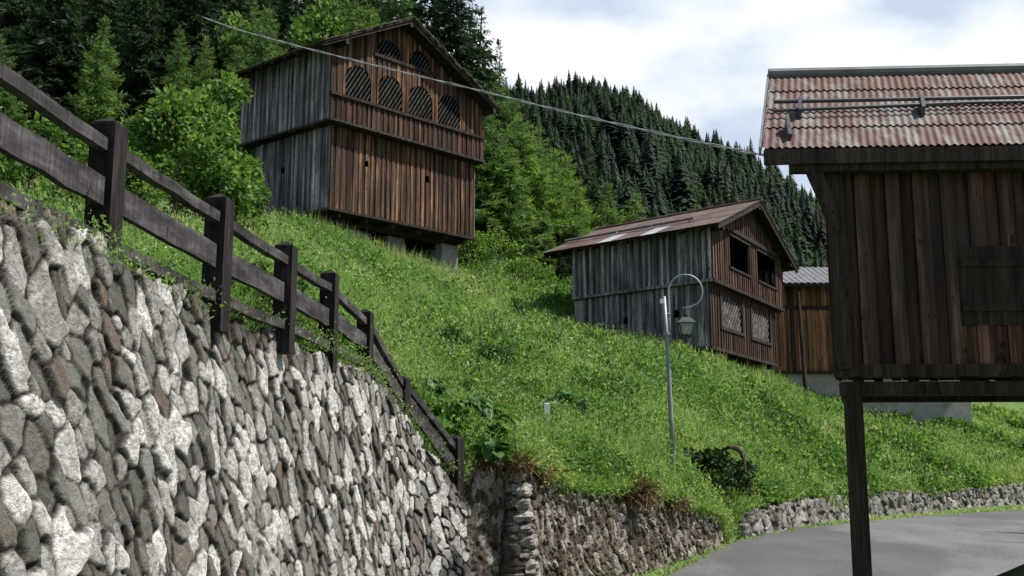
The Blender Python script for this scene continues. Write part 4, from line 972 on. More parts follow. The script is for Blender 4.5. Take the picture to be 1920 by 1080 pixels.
def trunk_mesh(H, r, seed, limbs=0, spread=0):
    rg = random.Random(seed); m = MB(); N = 8
    m.tube([(math.sin(k * 1.3 + seed) * r * .4 * k / N, math.cos(k * 1.7 + seed) * r * .4 * k / N, -.4 + (H * .97 + .4) * k / N) for k in range(N + 1)], [r * (1 - .93 * k / N) for k in range(N + 1)], 7)
    for k in range(limbs):
        z = H * rg.uniform(.2, .85); ph = rg.random() * 6.28; L = spread * (1 - z / H) ** .7 * rg.uniform(.5, .9) + .2
        m.tube([(0, 0, z), (math.cos(ph) * L * .5, math.sin(ph) * L * .5, z + L * .12), (math.cos(ph) * L, math.sin(ph) * L, z + L * rg.uniform(-.1, .35))], [r * .22 * (1 - z / H) + .01, r * .12 + .006, .006], 5)
    return m
PROTO = {}
def proto(kind, i, H, Rb, seed):
    key = (kind, i)
    ct = trunk_mesh(H, {'spruce': .02, 'larch': .017, 'broad': .028}[kind] * H, seed, 26 if kind != 'broad' else 14, Rb * .9)
    if kind == 'broad': V, Q, T = broad(Rb, H, seed, 5200, .2, .18, 16)
    else: V, Q, T = conifer(H, Rb, seed, kind)
    PROTO[key] = (ct, V, Q, T, H)
for i in range(3): proto('spruce', i, 16, [2.9, 3.3, 2.5][i], 100 + i)
for i in range(3): proto('larch', i, 11, [2.9, 2.4, 2.0][i], 200 + i)
for i in range(2): proto('broad', i, 5, [1.9, 1.6][i], 300 + i)
MADE = {}
def tree(kind, i, px, top_py, D, label, group, wide=1.0, name=None, cat='tree', sink=.15, zbase=None):
    x = gx(px, D); zb_ = tz1(x, D) if zbase is None else zbase; H = at(px, top_py, D).z - zb_
    ct, V, Q, T, H0 = PROTO[(kind, i)]; key = (kind, i)
    nm = name or {'spruce': 'spruce_tree', 'larch': 'larch_tree', 'broad': 'leafy_tree'}[kind]
    if key not in MADE:
        o = thing(nm, label, cat, (0, 0, 0), group)
        ct.build('trunk', 'bark', o)
        np_mesh('crown', V, Q, {'spruce': 'spruce_needles', 'larch': 'larch_needles', 'broad': 'broad_leaves'}[kind], o, face_tint=T)
        MADE[key] = o
    else:
        o = copy_tree(MADE[key]); tag(o, label, cat, group)
        o.name = nm
    s = H / H0; o.location = (x, D, zb_ - sink); o.scale = (s * wide, s * wide, s); o.rotation_euler = (random.uniform(-.03, .03), random.uniform(-.03, .03), random.uniform(0, 6.28))
    return o
GF = 'trees on the wooded slope behind the barns'
SP = [(-150, -170, 46, 'outermost dark spruce at the upper left beyond the fence'), (40, -120, 54, 'dark spruce second from the left edge above the fence'), (225, -150, 58, 'tall dark spruce above the left part of the fence'),
      (340, -150, 60, 'tall dark spruce just left of the big barn, behind the leafy tree'), (432, -150, 64, 'very tall dark spruce over the left eave of the big barn'), (530, -110, 66, 'dark spruce standing over the middle of the left eave of the big barn'),
      (600, -120, 72, 'dark spruce behind the left slope of the big barn roof'), (690, -150, 80, 'dark spruce far behind the big barn roof'), (805, -190, 60, 'massive dark spruce rising beside the big barn gable apex'),
      (858, -120, 57, 'dark spruce over the right slope of the big barn roof'), (893, -5, 60, 'dark spruce at the right end of the big barn roof against the sky'), (943, 62, 76, 'slim dark spruce standing free against the sky right of the big barn'),
      (915, 120, 66, 'shorter dark spruce between the barn eave and the slim spruce'), (1104, 262, 64, 'dark rounded spruce between the larches and the far hillside'), (1010, 330, 58, 'dark spruce half hidden among the larches right of the big barn'),
      (1000, 440, 51, 'low dark spruce at the meadow edge below the larches'), (1055, 455, 50, 'low dark spruce beside the smaller barn roof'), (945, 400, 53, 'dark young spruce close to the right wall of the big barn'), (1130, 380, 57, 'dark spruce directly behind the smaller barn roof end')]
SP += [(-60, -200, 70, 'dark spruce in the second row behind the leftmost larch'), (130, -220, 76, 'dark spruce in the second row left of the tall fence spruce'), (285, -230, 80, 'dark spruce in the second row above the two leafy trees'),
      (385, -220, 78, 'dark spruce in the second row above the maple tree'), (480, -210, 82, 'dark spruce in the second row above the left eave'), (565, -190, 84, 'dark spruce in the second row behind the alder'), (640, -170, 88, 'dark spruce in the second row behind the tall larches'), (745, -150, 84, 'dark spruce in the second row just left of the barn apex'),
      (180, 40, 60, 'shorter dark spruce filling the gap between the left larches'), (375, 20, 56, 'shorter dark spruce above the maple tree'), (505, 30, 58, 'shorter dark spruce over the left roof slope of the big barn'), (560, 40, 59, 'shorter dark spruce beside the alder behind the big barn'), (865, 60, 62, 'shorter dark spruce close behind the right roof slope')]
for k, (px, ty, D, lb_) in enumerate(SP): tree('spruce', k % 3, px, ty, D, lb_, 'dark spruces around the barns', wide=.62 if px == 943 else (1.15 if D > 55 else 1.35))
LA = [(-60, 60, 40, 'light green larch at the far left edge behind the fence'), (130, 20, 44, 'light green larch above the second visible fence bay at left'), (290, 40, 47, 'light green larch left of the leafy tree beside the big barn'),
      (468, 8, 52, 'young light green larch with a bare tip above the left eave of the big barn'), (415, 75, 50, 'light green larch at the left end of the big barn roof'), (655, -70, 58, 'tall light green larch behind the left half of the big barn ridge'),
      (715, -60, 61, 'tall light green larch directly behind the big barn ridge'), (762, -10, 66, 'light green larch just left of the big barn apex'), (935, 128, 58, 'light green larch over the right eave corner of the big barn'),
      (925, 205, 51, 'wide drooping light green larch against the right wall of the big barn'), (985, 208, 54, 'tall light green larch in the middle of the clump between the barns'), (1042, 282, 55, 'light green larch with bare grey twigs between the barns'),
      (1078, 330, 57, 'slender light green larch behind the left end of the smaller barn roof'), (1150, 338, 60, 'light green larch above the ridge of the smaller barn'), (1196, 352, 63, 'small light green larch above the skylights of the smaller barn'),
      (880, 260, 56, 'light green larch hidden behind the right wall of the big barn')]
LA += [(958, 178, 57, 'tall light green larch just right of the big barn eave'), (1010, 232, 58, 'light green larch in the second row of the clump between the barns'), (1060, 268, 61, 'light green larch at the back of the clump between the barns'), (900, 300, 52, 'low light green larch close to the right corner of the big barn'),
       (1025, 380, 52, 'low drooping larch at the meadow edge between the barns'), (1085, 395, 54, 'low larch behind the left end of the smaller barn'), (440, -30, 55, 'light green larch rising over the left end of the big barn eave'), (350, 60, 50, 'light green larch above the maple beside the big barn')]
for k, (px, ty, D, lb_) in enumerate(LA): tree('larch', [0, 1, 2][k % 3] if px not in (925, 985) else 0, px, ty, D, lb_, 'light green larches around the barns', wide=1.0 if px < 900 else 1.35)
BR = [(425, 25, 57, 'bright leafy tree behind the maple at the left end of the big barn roof'), (362, 122, 25.5, 'bright leafy maple tree at the left beside the big barn'), (300, 170, 24, 'bright leafy tree left of the maple beside the big barn'), (170, 230, 20, 'bright leafy tree behind the fence near the left edge'),
      (436, 310, 27, 'low leafy bush under the grey side wall of the big barn'), (20, 200, 17, 'bright leafy tree at the left edge behind the fence'), (585, 15, 62, 'grey green alder behind the left slope of the big barn roof'), (455, 400, 24, 'small leafy bush between the maple and the fence')]
for k, (px, ty, D, lb_) in enumerate(BR): tree('broad', k % 2, px, ty, D, lb_, 'leafy trees and bushes beside the big barn', wide=[.7, .95, 1.1, 1.2, .9, 1.2, .9, 1.0][k], name='leafy_bush' if 'bush' in lb_ else None, cat='bush' if 'bush' in lb_ else 'tree')

# far forest: 300 single spruces nearest to us, the rest one mass
def far_cards(seed, H=20., Rb=3.9, tiers=25, n0=11, wk=1.0):
    rg = np.random.default_rng(seed); V, Q, T = [], [], []
    for k in range(tiers):
        f = k / tiers; z = H * (.06 + .92 * f); r = Rb * (1 - f) ** .85 + .12; n = n0 if f < .7 else 7
        for j in range(n):
            a = 6.28 * (j + rg.random()) / n; L = r * rg.uniform(.45, 1.25); d = np.array([math.cos(a), math.sin(a), 0]); s = np.array([-d[1], d[0], 0]) * L * rg.uniform(.17, .3) * wk
            p = np.array([0, 0, z + H * .07]); tip = np.array([0, 0, z - L * rg.uniform(.15, .75)]) + d * L; mid_ = (p + tip) / 2 + np.array([0, 0, .1 * L])
            i = len(V); V += [p, mid_ * .4 + tip * .6 + s + np.array([0, 0, -.2 * L]), tip, mid_ * .4 + tip * .6 - s + np.array([0, 0, -.2 * L])]; Q.append([i, i + 1, i + 2, i + 3]); T.append(rg.random())
    i = len(V); V += [np.array([0, 0, H * .9]), np.array([.14, 0, H * .94]), np.array([0, 0, H * 1.05]), np.array([-.14, 0, H * .94])]; Q.append([i, i + 1, i + 2, i + 3]); T.append(.5)
    return np.array(V), np.array(Q), np.array(T)
FP = [far_cards(400 + k, Rb=[3.8, 3.2, 4.4][k]) for k in range(3)]
spots = []
rg = np.random.default_rng(21)
N = 5200
pxs = rg.uniform(-120, 2150, N * 7); ds = np.sqrt(rg.uniform(120 ** 2, 566 ** 2, N * 7))
occ = {}
for px, d in zip(pxs, ds):
    x = (px - 960) / F * d; key = (int(x // 4.5), int(d // 5.0))
    if key in occ: continue
    if d < 190 and px < 1060 or px < 820 and d < 330: continue
    if vnoise(np.array(x * .035), np.array(d * .035), 9) > .3: continue
    clear = ((px - 1150) / 40) ** 2 + ((d - 395) / 26) ** 2
    if clear < 1: continue
    occ[key] = 1; spots.append((px, d, x))
zs_ = hill_z(np.array([s[0] for s in spots]), np.array([s[1] for s in spots]))
hs = np.array([random.choice((8, 12, 15, 18, 23)) * random.uniform(.52, .84) * (1 + .5 * float(vnoise(np.array(s[2] * .03), np.array(s[1] * .03), 3))) * (1.0 if s[1] > 200 else .8) for s in spots])
ws = np.array([random.uniform(1.0, 1.85) for s in spots])
# which of them show: projected height above the crest of nearer ones matters little; nearest in view that clear the barns
vis = [k for k, s in enumerate(spots) if 960 < s[0] < 1925 and HOR - (zs_[k] + hs[k]) / s[1] * F < np.interp(s[0], [960, 1040, 1110, 1230, 1420, 1490, 1517, 1925], [330, 330, 400, 400, 365, 470, 480, 500]) and not (s[0] > 1560)]
vis.sort(key=lambda k: -hs[k] / spots[k][1]); near = set(vis[:300])
fp_obj = [None] * 3; FN = [far_cards(420 + k, Rb=[3.8, 3.2, 4.4][k], tiers=42, n0=17, wk=.62) for k in range(3)]
for k in sorted(near):
    px, d, x = spots[k]; i = k % 3
    if fp_obj[i] is None:
        o = np_mesh('spruce_tree', *FN[i][:2], 'far_needles', face_tint=FN[i][2]); fp_obj[i] = o
    else: o = fp_obj[i].copy(); COL.objects.link(o)
    tag(o, 'dark spruce crowded among many others on the far mountainside', 'tree', 'spruces of the far mountainside')
    s = hs[k] / 20; o.location = (x, d, zs_[k] - .5); o.scale = (s * ws[k], s * ws[k], s); o.rotation_euler = (0, 0, random.uniform(0, 6.28))
VV, QQ, TT = [], [], []; base = 0
for k, (px, d, x) in enumerate(spots):
    if k in near: continue
    v, q, tt = FP[k % 3]; s = hs[k] / 20; a = random.uniform(0, 6.28); ca, sa = math.cos(a), math.sin(a)
    w = np.stack([(v[:, 0] * ca - v[:, 1] * sa) * s * ws[k] + x, (v[:, 0] * sa + v[:, 1] * ca) * s * ws[k] + d, v[:, 2] * s + zs_[k] - .5], 1)
    VV.append(w); QQ.append(q + base); TT.append(np.clip(tt * .6 + random.uniform(0, .4), 0, 1)); base += len(v)
tag(np_mesh('far_forest', np.concatenate(VV), np.concatenate(QQ), 'far_needles', face_tint=np.concatenate(TT)), 'dense dark spruce forest covering the far mountainside', 'forest', kind='stuff')
snag = None
for k, (px, ty, by, d) in enumerate(((1071, 158, 205, 515), (1085, 160, 215, 505), (1094, 166, 210, 510), (1107, 178, 228, 490), (1131, 160, 190, 520), (1144, 162, 195, 518), (1367, 300, 340, 330), (1103, 205, 240, 470))):
    x = gx(px, d); p1 = at(px, by, d); p0 = at(px, ty, d); h = p0.z - p1.z
    if snag is None:
        m = MB(); m.tube([(0, 0, -3), (.1, 0, 5), (0, .1, 10)], [.28, .2, .05], 6)
        rr2 = random.Random(2)
        for j in range(16):
            z = rr2.uniform(2.5, 9.5); a = rr2.random() * 6.28; L_ = rr2.uniform(.6, 1.5)
            m.tube([(0, 0, z), (math.cos(a) * L_, math.sin(a) * L_, z - .25)], [.06, .02], 4)
        o = snag = m.build('dead_tree', 'dead_bark')
    else: o = snag.copy(); COL.objects.link(o)
    tag(o, 'bare grey dead trunk among the dark spruces on the far mountainside', 'dead tree', 'dead trunks on the far mountainside')
    o.location = p1; o.scale = (1.0, 1.0, h / 10); o.rotation_euler = (0, 0, k * 1.1)

# ------------------------------------------------------------------ meadow grass: one mass of blades, denser near us
def footprint_mask(x, y):
    """True where a building stands"""
    out = np.zeros(x.shape, bool)
    for O_, e1_, e2_, w, l in FOOT:
        det = e1_.x * e2_.y - e1_.y * e2_.x; dx, dy = x - O_.x, y - O_.y
        a = (dx * e2_.y - dy * e2_.x) / det; b = (e1_.x * dy - e1_.y * dx) / det
        out |= (a > .1) & (a < w) & (b > .35) & (b < l)
    return out
_o = at(617, 390, 40.); _p = at(1333, 650, 38.)
FOOT = [(Vector((_o.x, _o.y)), vdir(2950), vdir(-1572), 7.7, 5.2), (Vector((_p.x, _p.y)), vdir(2154), vdir(-1312), 7.8, 5.8), (Vector((x0, D3)), Vector((1, 0)), Vector((.12, .99)), 9, 4.6)]
def blades(x, y, z, nb, hmin, hmax, wfac, rg, splay=.35, tbase=.5, tvar=.24, dry=.05):
    n = len(x); X = np.repeat(x, nb) + rg.normal(0, .05, n * nb); Yb = np.repeat(y, nb) + rg.normal(0, .05, n * nb); Zb = np.repeat(z, nb) - .03
    D = np.repeat(np.hypot(x, y), nb)
    h = rg.uniform(hmin, hmax, n * nb) * np.repeat(rg.uniform(.7, 1.25, n), nb)
    lean = rg.normal(0, splay, (n * nb, 2)); A = np.stack([lean[:, 0] * h, lean[:, 1] * h, h], 1)
    th = rg.random(n * nb) * np.pi; w = wfac * np.maximum(D / 18, .55) * rg.uniform(.6, 1.4, n * nb)
    B = np.stack([np.cos(th) * w, np.sin(th) * w, rg.normal(0, .3, n * nb) * w], 1)
    T = np.clip(np.repeat(rg.normal(tbase, tvar * .6, n), nb) + rg.normal(0, tvar * .6, n * nb), 0, .86)
    T = np.where(rg.random(n * nb) < dry, rg.uniform(.88, 1, n * nb), T)
    return cards(np.stack([X, Yb, Zb], 1), A, B, T)
rg = np.random.default_rng(33)
NG = 420000
I = rg.random(NG) * (_nx - 1.01); Tt = rg.random(NG) ** 1.7 * .5
gx_, gy_ = param_xy(I, Tt)
pxp = 960 + F * gx_ / gy_
keep = (pxp > -60) & (pxp < 1990) & (gy_ < 57) & ~footprint_mask(gx_, gy_) & (rg.random(NG) < np.clip((26 / gy_) ** .5, 0, 1))
gx_, gy_ = gx_[keep], gy_[keep]; gz_ = tz(gx_, gy_)
sel = rg.random(len(gx_)); parts = []
def gr(mask, nb, h0, h1, wf, **k): return blades(gx_[mask], gy_[mask], gz_[mask], nb, h0, h1, wf, rg, **k)
def leaflets(mask, nb, hmax, L_, tb, tv, dry=.03, spread=.1):
    """small leaves held at all heights of the sward, pointing every way"""
    x, y, z = (np.repeat(q[mask], nb) for q in (gx_, gy_, gz_)); n = len(x); k = np.maximum(y / 22, .5)
    P = np.stack([x + rg.normal(0, spread, n), y + rg.normal(0, spread, n), z + hmax * rg.random(n) ** 1.3], 1)
    A = unit(rg.normal(0, 1, (n, 3)) + np.array([0, 0, .45])) * (L_ * k * rg.uniform(.5, 1.4, n))[:, None]
    B = unit(np.cross(A, rg.normal(0, 1, (n, 3)))) * (L_ * .2 * k * rg.uniform(.6, 1.4, n))[:, None]
    m = int(mask.sum()); T = np.clip(np.repeat(rg.normal(tb, tv * .7, m) + .4 * tone[mask], nb) + rg.normal(0, tv * .6, n), 0, .86); T = np.where(rg.random(n) < dry, rg.uniform(.86, 1, n), T)
    return cards(P, A, B, T)
back = Tt[keep] * 118                                                  # metres back from the wall tops
onbig = (I[keep] < len(resample(big_top, .2)[0])) & (back < .7)
hz_ = vnoise(gx_ * .3, gy_ * .3, 4) + .5 * vnoise(gx_ * .9, gy_ * .9, 6)
tone = vnoise(gx_ * .45, gy_ * .45, 11) + .7 * vnoise(gx_ * 1.4, gy_ * 1.4, 12)
lush = (hz_ > .05) & ~onbig; thin = hz_ < -.2
parts.append(gr((sel < .3) & ~onbig, 4, .08, .2, .008, splay=.6, tbase=.55))
parts.append(gr((sel < .3) & onbig, 4, .03, .09, .008, splay=.9, tbase=.55, dry=.15))
parts.append(leaflets((sel >= .3) & (sel < .66) & ~thin, 7, .2, .075, .45, .3))
parts.append(leaflets((sel >= .3) & (sel < .66) & thin, 6, .12, .07, .64, .25, dry=.14))
parts.append(leaflets((sel >= .66) & (sel < .84) & lush, 9, .42, .105, .3, .3))
parts.append(leaflets((sel >= .84) & (sel < .93) & ~onbig, 6, .42, .06, .72, .2, dry=.2))
parts.append(gr((sel >= .93) & ~onbig & (tone > -.1), 3, .28, .62, .0055, splay=.28, tbase=.76, dry=.4))
weedy = (vnoise(gx_ * .75, gy_ * .75, 7) + .5 * vnoise(gx_ * 2, gy_ * 2, 10) > .22) & ~onbig
parts.append(leaflets(weedy & (sel < .5), 8, .5, .12, .24, .26, spread=.14))
seedy = (sel > .62) & ~onbig & (tone > -.05)
sx_, sy_, sz_ = gx_[seedy], gy_[seedy], gz_[seedy]
ns_ = len(sx_); kk_ = np.maximum(sy_ / 22, .5); hh_ = rg.uniform(.3, .62, ns_); P_ = np.stack([sx_ + rg.normal(0, .1, ns_), sy_ + rg.normal(0, .1, ns_), sz_ + hh_], 1)
A_ = unit(rg.normal(0, .45, (ns_, 3)) + np.array([0, 0, 1.])) * (.075 * kk_ * rg.uniform(.6, 1.5, ns_))[:, None]; B_ = unit(np.cross(A_, rg.normal(0, 1, (ns_, 3)))) * (.0075 * kk_)[:, None]
parts.append(cards(P_, A_, B_, rg.uniform(.72, 1, ns_)))
clump = (vnoise(gx_ * 2.3, gy_ * 2.3, 13) > .2) & ~onbig & (sel < .3)
parts.append(gr(clump, 4, .2, .42, .009, splay=.5, tbase=.45))
for (o_, e_, n_, a0_, a1_, num) in ((_o, vdir(2950), Vector((.714, -.70)), -.6, 7.6, 420), (_p, vdir(2154), Vector((.862, -.507)), -.2, 8.2, 420), (_o, vdir(-1572), Vector((-.626, -.78)), .3, 4.6, 160), (_p, vdir(-1312), Vector((-.666, -.746)), .2, 5.8, 160)):
    aa, bb = rg.uniform(a0_, a1_, num), rg.normal(.1, .35, num)
    wx, wy = o_.x + e_.x * aa + n_.x * bb, o_.y + e_.y * aa + n_.y * bb; wz = tz(wx, wy)
    parts.append(blades(wx, wy, wz, 4, .3, .85, .006, rg, splay=.22, tbase=.74, dry=.5))
# verge at the foot of the walls and along the road
vi = rg.integers(0, len(RL), 5200); vo = -rg.random(5200) ** 1.4 * 1.1 + .1
vx = RL[vi, 0] + nrm[vi, 0] * vo + rg.normal(0, .1, 5200); vy = RL[vi, 1] + nrm[vi, 1] * vo; kv = (vy > 12) & (vy < 40)
vz = road_z(vy[kv]) - .02
parts.append(blades(vx[kv], vy[kv], vz, 4, .05, .16, .012, rg, splay=.7, tbase=.62, dry=.3))
def merge(parts):
    VV, QQ, TT, b = [], [], [], 0
    for v, q, t_ in parts: VV.append(v); QQ.append(q + b); TT.append(t_); b += len(v)
    return np.concatenate(VV), np.concatenate(QQ), np.concatenate(TT)
Vg, Qg, Tg = merge(parts)
print('grass quads', len(Qg))
tag(np_mesh('meadow_grass', Vg, Qg, 'grass_blades', face_tint=Tg), 'tall summer meadow grass covering the steep slope', 'grass', kind='stuff')
# fringe hanging over the brown wall
BT, bs = resample(brown_top + [gap_pts[0]], .012)
k = rg.integers(0, len(BT), 13000); kk = np.clip(vnoise(BT[k, 0] * 1.1, BT[k, 1] * 1.1, 5) + .62, 0, 1); sel = rg.random(len(k)) < kk; k = k[sel]
fx, fy, fz = BT[k, 0] + rg.normal(.0, .12, len(k)), BT[k, 1] + rg.normal(.1, .14, len(k)), BT[k, 2]
n = len(k); nb = 4; ln = rg.uniform(.04, .2, n * nb); P = np.repeat(np.stack([fx, fy, fz], 1), nb, 0) + rg.normal(0, .05, (n * nb, 3))
A = np.stack([rg.normal(.35, .4, n * nb), rg.normal(-.35, .35, n * nb), rg.normal(.35, .6, n * nb)], 1); A = unit(A) * ln[:, None]
B = unit(np.cross(A, rg.normal(0, 1, A.shape))) * (.0075 * rg.uniform(.7, 1.5, n * nb))[:, None]
v, q, t_ = cards(P, A, B, np.clip(rg.normal(.6, .25, n * nb), 0, 1))
tag(np_mesh('overhanging_grass', v, q, 'grass_blades', face_tint=t_), 'pale grass hanging over the top of the brown stone wall', 'grass', kind='stuff')
k2 = rg.integers(0, len(BT), 5200); k2 = k2[vnoise(BT[k2, 0] * 1.4, BT[k2, 1] * 1.4, 2) > -.12]; n2 = len(k2)
P2_ = np.stack([BT[k2, 0] + rg.normal(.02, .14, n2), BT[k2, 1] + rg.normal(.0, .16, n2), BT[k2, 2] + rg.normal(.06, .15, n2)], 1)
A2_ = unit(rg.normal(0, 1, (n2, 3)) + np.array([.3, -.4, -.1])) * rg.uniform(.05, .12, n2)[:, None]; B2_ = unit(np.cross(A2_, rg.normal(0, 1, (n2, 3)))) * rg.uniform(.012, .026, n2)[:, None]
v, q, t_ = cards(P2_, A2_, B2_, np.clip(rg.normal(.62, .2, n2), 0, .95)); tag(np_mesh('trailing_weeds', v, q, 'grass_blades', face_tint=t_), 'small leafy weeds trailing over the top of the brown stone wall', 'weeds', kind='stuff')
# gravel crumbs along the road edge
ng = 900; ki = rg.integers(0, len(RL), ng); og = rg.normal(-.05, .16, ng); gp = np.stack([RL[ki, 0] + nrm[ki, 0] * og + rg.normal(0, .1, ng), RL[ki, 1] + nrm[ki, 1] * og, road_z(RL[ki, 1]) + .035], 1)
oc = np.array([[1, 0, 0], [0, 1, 0], [-1, 0, 0], [0, -1, 0], [0, 0, .8], [0, 0, -.8]]); of = np.array([[0, 1, 4], [1, 2, 4], [2, 3, 4], [3, 0, 4], [1, 0, 5], [2, 1, 5], [3, 2, 5], [0, 3, 5]])
gv = (gp[:, None, :] + oc[None] * (rg.uniform(.008, .03, (ng, 1, 1)) * rg.uniform(.6, 1.4, (ng, 6, 1)))).reshape(-1, 3); gf = (of[None] + 6 * np.arange(ng)[:, None, None]).reshape(-1, 3)
tag(np_mesh('road_gravel', gv, gf, 'concrete'), 'loose grey gravel crumbs along the edge of the road', 'gravel', kind='stuff')
# wild flowers: white umbels, a few yellow and pink heads
NF = 5200
I = rg.random(NF) * (_nx - 1.01); fx, fy = param_xy(I, rg.random(NF) ** 1.4 * .42); keep = (fy < 50) & (np.abs(fx / fy) < .52) & ~footprint_mask(fx, fy) & (vnoise(fx * .3, fy * .3, 9) > -.1)
fx, fy = fx[keep], fy[keep]; fz = tz(fx, fy) + rg.uniform(.25, .6, len(fx)); s_ = .013 * np.maximum(fy / 22, .6)
P = np.stack([fx, fy, fz], 1); nb = 2; P = np.repeat(P, nb, 0); s_ = np.repeat(s_, nb); A = unit(rg.normal(0, 1, P.shape)) * s_[:, None] * 1.7; B = unit(np.cross(A, rg.normal(0, 1, P.shape))) * s_[:, None] * .8
v, q, t_ = cards(P, A, B, np.repeat(rg.random(len(fx)), nb))
tag(np_mesh('wild_flowers', v, q, 'petals', face_tint=t_), 'tiny white, yellow and pink wild flowers scattered through the meadow', 'flowers', kind='stuff')

# broad-leaved weeds, shrubs and tufts as single plants
def big_leaf_plant(seed, n, size, h):
    rg = np.random.default_rng(seed); VV, QQ, TT = [], [], []; b = 0
    for k in range(n):
        ph = rg.random() * 6.28; r = rg.uniform(.1, .5) * h; z = h * rg.uniform(.35, 1); L_ = size * rg.uniform(.6, 1.2); w = L_ * rg.uniform(.38, .5)
        d = np.array([math.cos(ph), math.sin(ph), 0]); s = np.array([-d[1], d[0], 0]); tilt = rg.uniform(-.9, .35); up = np.array([0, 0, 1.])
        base_ = d * r + up * z; prof = [(0, .25), (.2, .85), (.45, 1), (.75, .7), (1, .06)]; rows = []
        for u, wv in prof:
            c = base_ + d * (u * L_ * math.cos(tilt)) + up * (u * L_ * math.sin(tilt) - .22 * L_ * u * u)
            rows += [c - s * w * wv + up * .1 * w * wv, c + up * (-.03), c + s * w * wv + up * .1 * w * wv]
        for i in range(4):
            for j in range(2): QQ.append([b + i * 3 + j, b + i * 3 + j + 1, b + i * 3 + j + 4, b + i * 3 + j + 3]); TT.append(np.clip(rg.normal(.55, .2), 0, 1))
        VV += rows; b += len(rows)
        st = [np.array([0, 0, 0]) - s * .01, np.array([0, 0, 0]) + s * .01, base_ + s * .008, base_ - s * .008]
        VV += st; QQ.append([b, b + 1, b + 2, b + 3]); TT.append(.3); b += 4
    return np.array(VV), np.array(QQ), np.array(TT)
WP = []
for k in range(2): WP.append(big_leaf_plant(500 + k, [55, 40][k], [.17, .22][k], [.6, .5][k]))
wobj = [None, None]
for k, (px, py, D, s, lb_) in enumerate(((838, 808, 18.9, 1.2, 'broad leaved burdock right beside the last but one fence bay'), (880, 790, 19.6, 1.35, 'large burdock clump left of the dark gap in the weeds'), (912, 812, 19.3, 1.2, 'burdock with big pale leaves above the recessed wall'), (922, 852, 17.9, .95, 'burdock with one big pale leaf hanging over the recessed wall'),
        (860, 745, 22.5, 1.2, 'burdock higher up behind the fence end'), (800, 740, 20.5, 1.1, 'burdock growing close behind the second lowest fence post'), (950, 800, 20.5, .95, 'burdock between the fence and the white marker'), (1060, 748, 26.5, 1.1, 'broad leaved plant above the white marker'), (1085, 760, 26, .9, 'broad leaved plant uphill right of the white marker'))):
    i = k % 2; D = on_ground(px, py + 22) or D; x = gx(px, D)
    if wobj[i] is None: o = np_mesh('burdock_plant', *WP[i][:2], 'weed_leaves', face_tint=WP[i][2]); wobj[i] = o
    else: o = wobj[i].copy(); COL.objects.link(o)
    tag(o, lb_, 'plant', 'broad leaved plants in the meadow'); o.location = (x, D, tz1(x, D) - .05); o.scale = (s, s, s); o.rotation_euler = (0, 0, k * 1.9)
SH = [(1318, 885, 26.6, .9, .95, 'dense dark shrub to the right of the street lamp'), (1380, 868, 26.4, .6, .75, 'dark bramble beside the bare root right of the street lamp'), (845, 655, 31, .5, .75, 'dark shrub standing in the middle of the meadow below the big barn'), (905, 672, 30, .6, .5, 'wider dark shrub right of the mid meadow shrub'),
      (505, 650, 12, .4, .5, 'leafy shrub behind the second visible fence bay'), (450, 620, 11.2, .5, .6, 'leafy shrub behind the first visible fence bay'), (870, 468, 47.5, 1.6, 1.4, 'bright shrub at the meadow edge under the right wall of the big barn'), (925, 492, 48.5, 1.5, 1.2, 'bright shrub on the meadow crest between the barns'), (985, 535, 47.5, 1.3, 1.0, 'low shrub on the meadow crest near the smaller barn')]
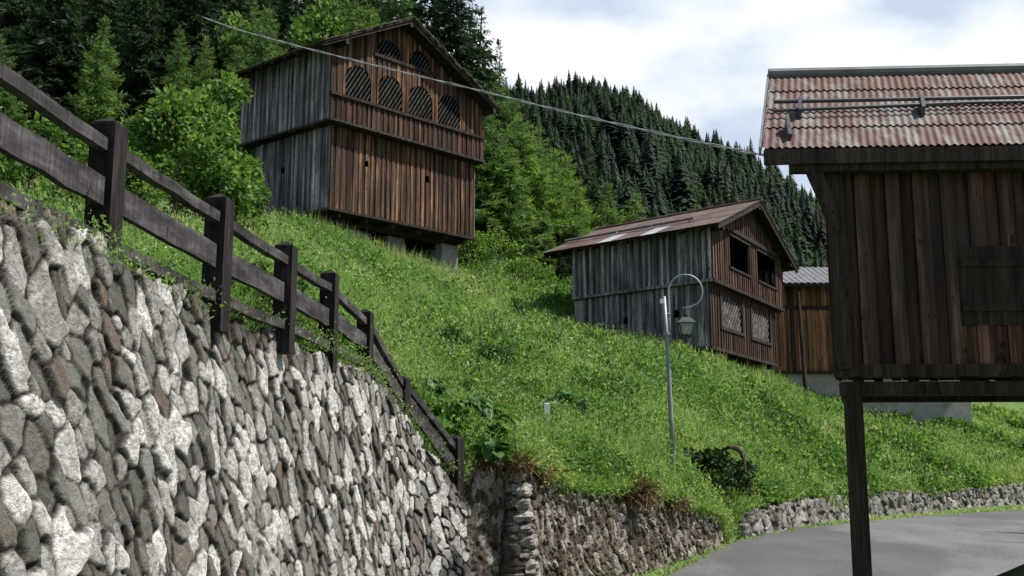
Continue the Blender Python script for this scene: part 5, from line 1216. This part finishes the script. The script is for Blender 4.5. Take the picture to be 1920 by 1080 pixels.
for k, (px, py, D, r_, h, lb_) in enumerate(SH):
    if k < 4: D = on_ground(px, [928, 925, 668, 690][k]) or D
    x = gx(px, D); o = thing('shrub', lb_, 'shrub', (x, D, tz1(x, D) - .05), 'shrubs in the meadow')
    v, q, t_ = broad(r_, h, 600 + k, 4200 if k < 2 else 1500, .1 * (D / 25) ** .5, .08, 22, (.25, 1.1), (.16, .36)); np_mesh('foliage', v + np.array([0, 0, .12]), q, 'shrub_leaves' if k < 2 else ('weed_leaves' if k < 4 else 'broad_leaves'), o, face_tint=t_)
    m = MB(); rq = random.Random(k)
    for j in range(7):
        a = rq.random() * 6.28; L_ = r_ * rq.uniform(.4, .8); oz = tz1(x, D) - .05
        m.tube([(x, D, oz), (x + math.cos(a) * L_ * .5, D + math.sin(a) * L_ * .5, oz + h * .45), (x + math.cos(a) * L_, D + math.sin(a) * L_, oz + h * rq.uniform(.6, .9))], [.03, .018, .006], 5)
    m.build('stems', 'bark', o)
# uprooted stump beside the dark shrub
m = MB(); m.tube([at(1398, 885, 25.6), at(1396, 866, 25.8), at(1391, 850, 25.9), at(1382, 841, 26.0), at(1367, 838, 26.0), at(1352, 846, 26.1), at(1342, 858, 26.2)], [.02, .04, .06, .065, .05, .035, .015], 7)
tag(m.build('dead_branch', 'bark'), 'dark curled dead branch arching over the low shrub right of the street lamp', 'branch')
# dry brown tufts on the brown wall
def tuft(px, py, D, s, n, lb_, seed):
    rg = np.random.default_rng(seed); p0 = at(px, py, D); P = np.array(p0) + rg.normal(0, .1, (n, 3)) * s * np.array([1.3, 1, .4])
    A = unit(np.stack([rg.normal(.1, .5, n), rg.normal(-.45, .35, n), rg.normal(-.15, .55, n)], 1)) * (rg.uniform(.12, .42, n) * s)[:, None]
    B = unit(np.cross(A, rg.normal(0, 1, (n, 3)))) * (.010 * s)
    v, q, t_ = cards(P, A, B, np.clip(rg.normal(.45, .25, n), 0, 1)); o = np_mesh('dry_tuft', v - np.array(p0), q, 'dry_stems', face_tint=t_); o.location = p0
    tag(o, lb_, 'grass tuft', 'dry tufts on the brown wall')
tuft(972, 866, 17.5, .9, 420, 'rusty dry tuft crowning the column of round stones', 1); tuft(1015, 884, 18.2, .8, 300, 'brown dry tuft right of the column of round stones', 2); tuft(1188, 920, 20.9, 1.25, 700, 'large brown dry tuft bulging over the middle of the brown wall', 3); tuft(1262, 940, 22.2, .9, 350, 'brown dry tuft near the right end of the brown wall', 4); tuft(905, 868, 17.4, .7, 220, 'brown dry tuft above the recessed wall', 5)
print('dbg', 'lamp', LD, 'marker', mk[:], 'resid', np.abs(np.array([tz1(c[0], c[1]) for c in C]) - C[:, 2]).mean())
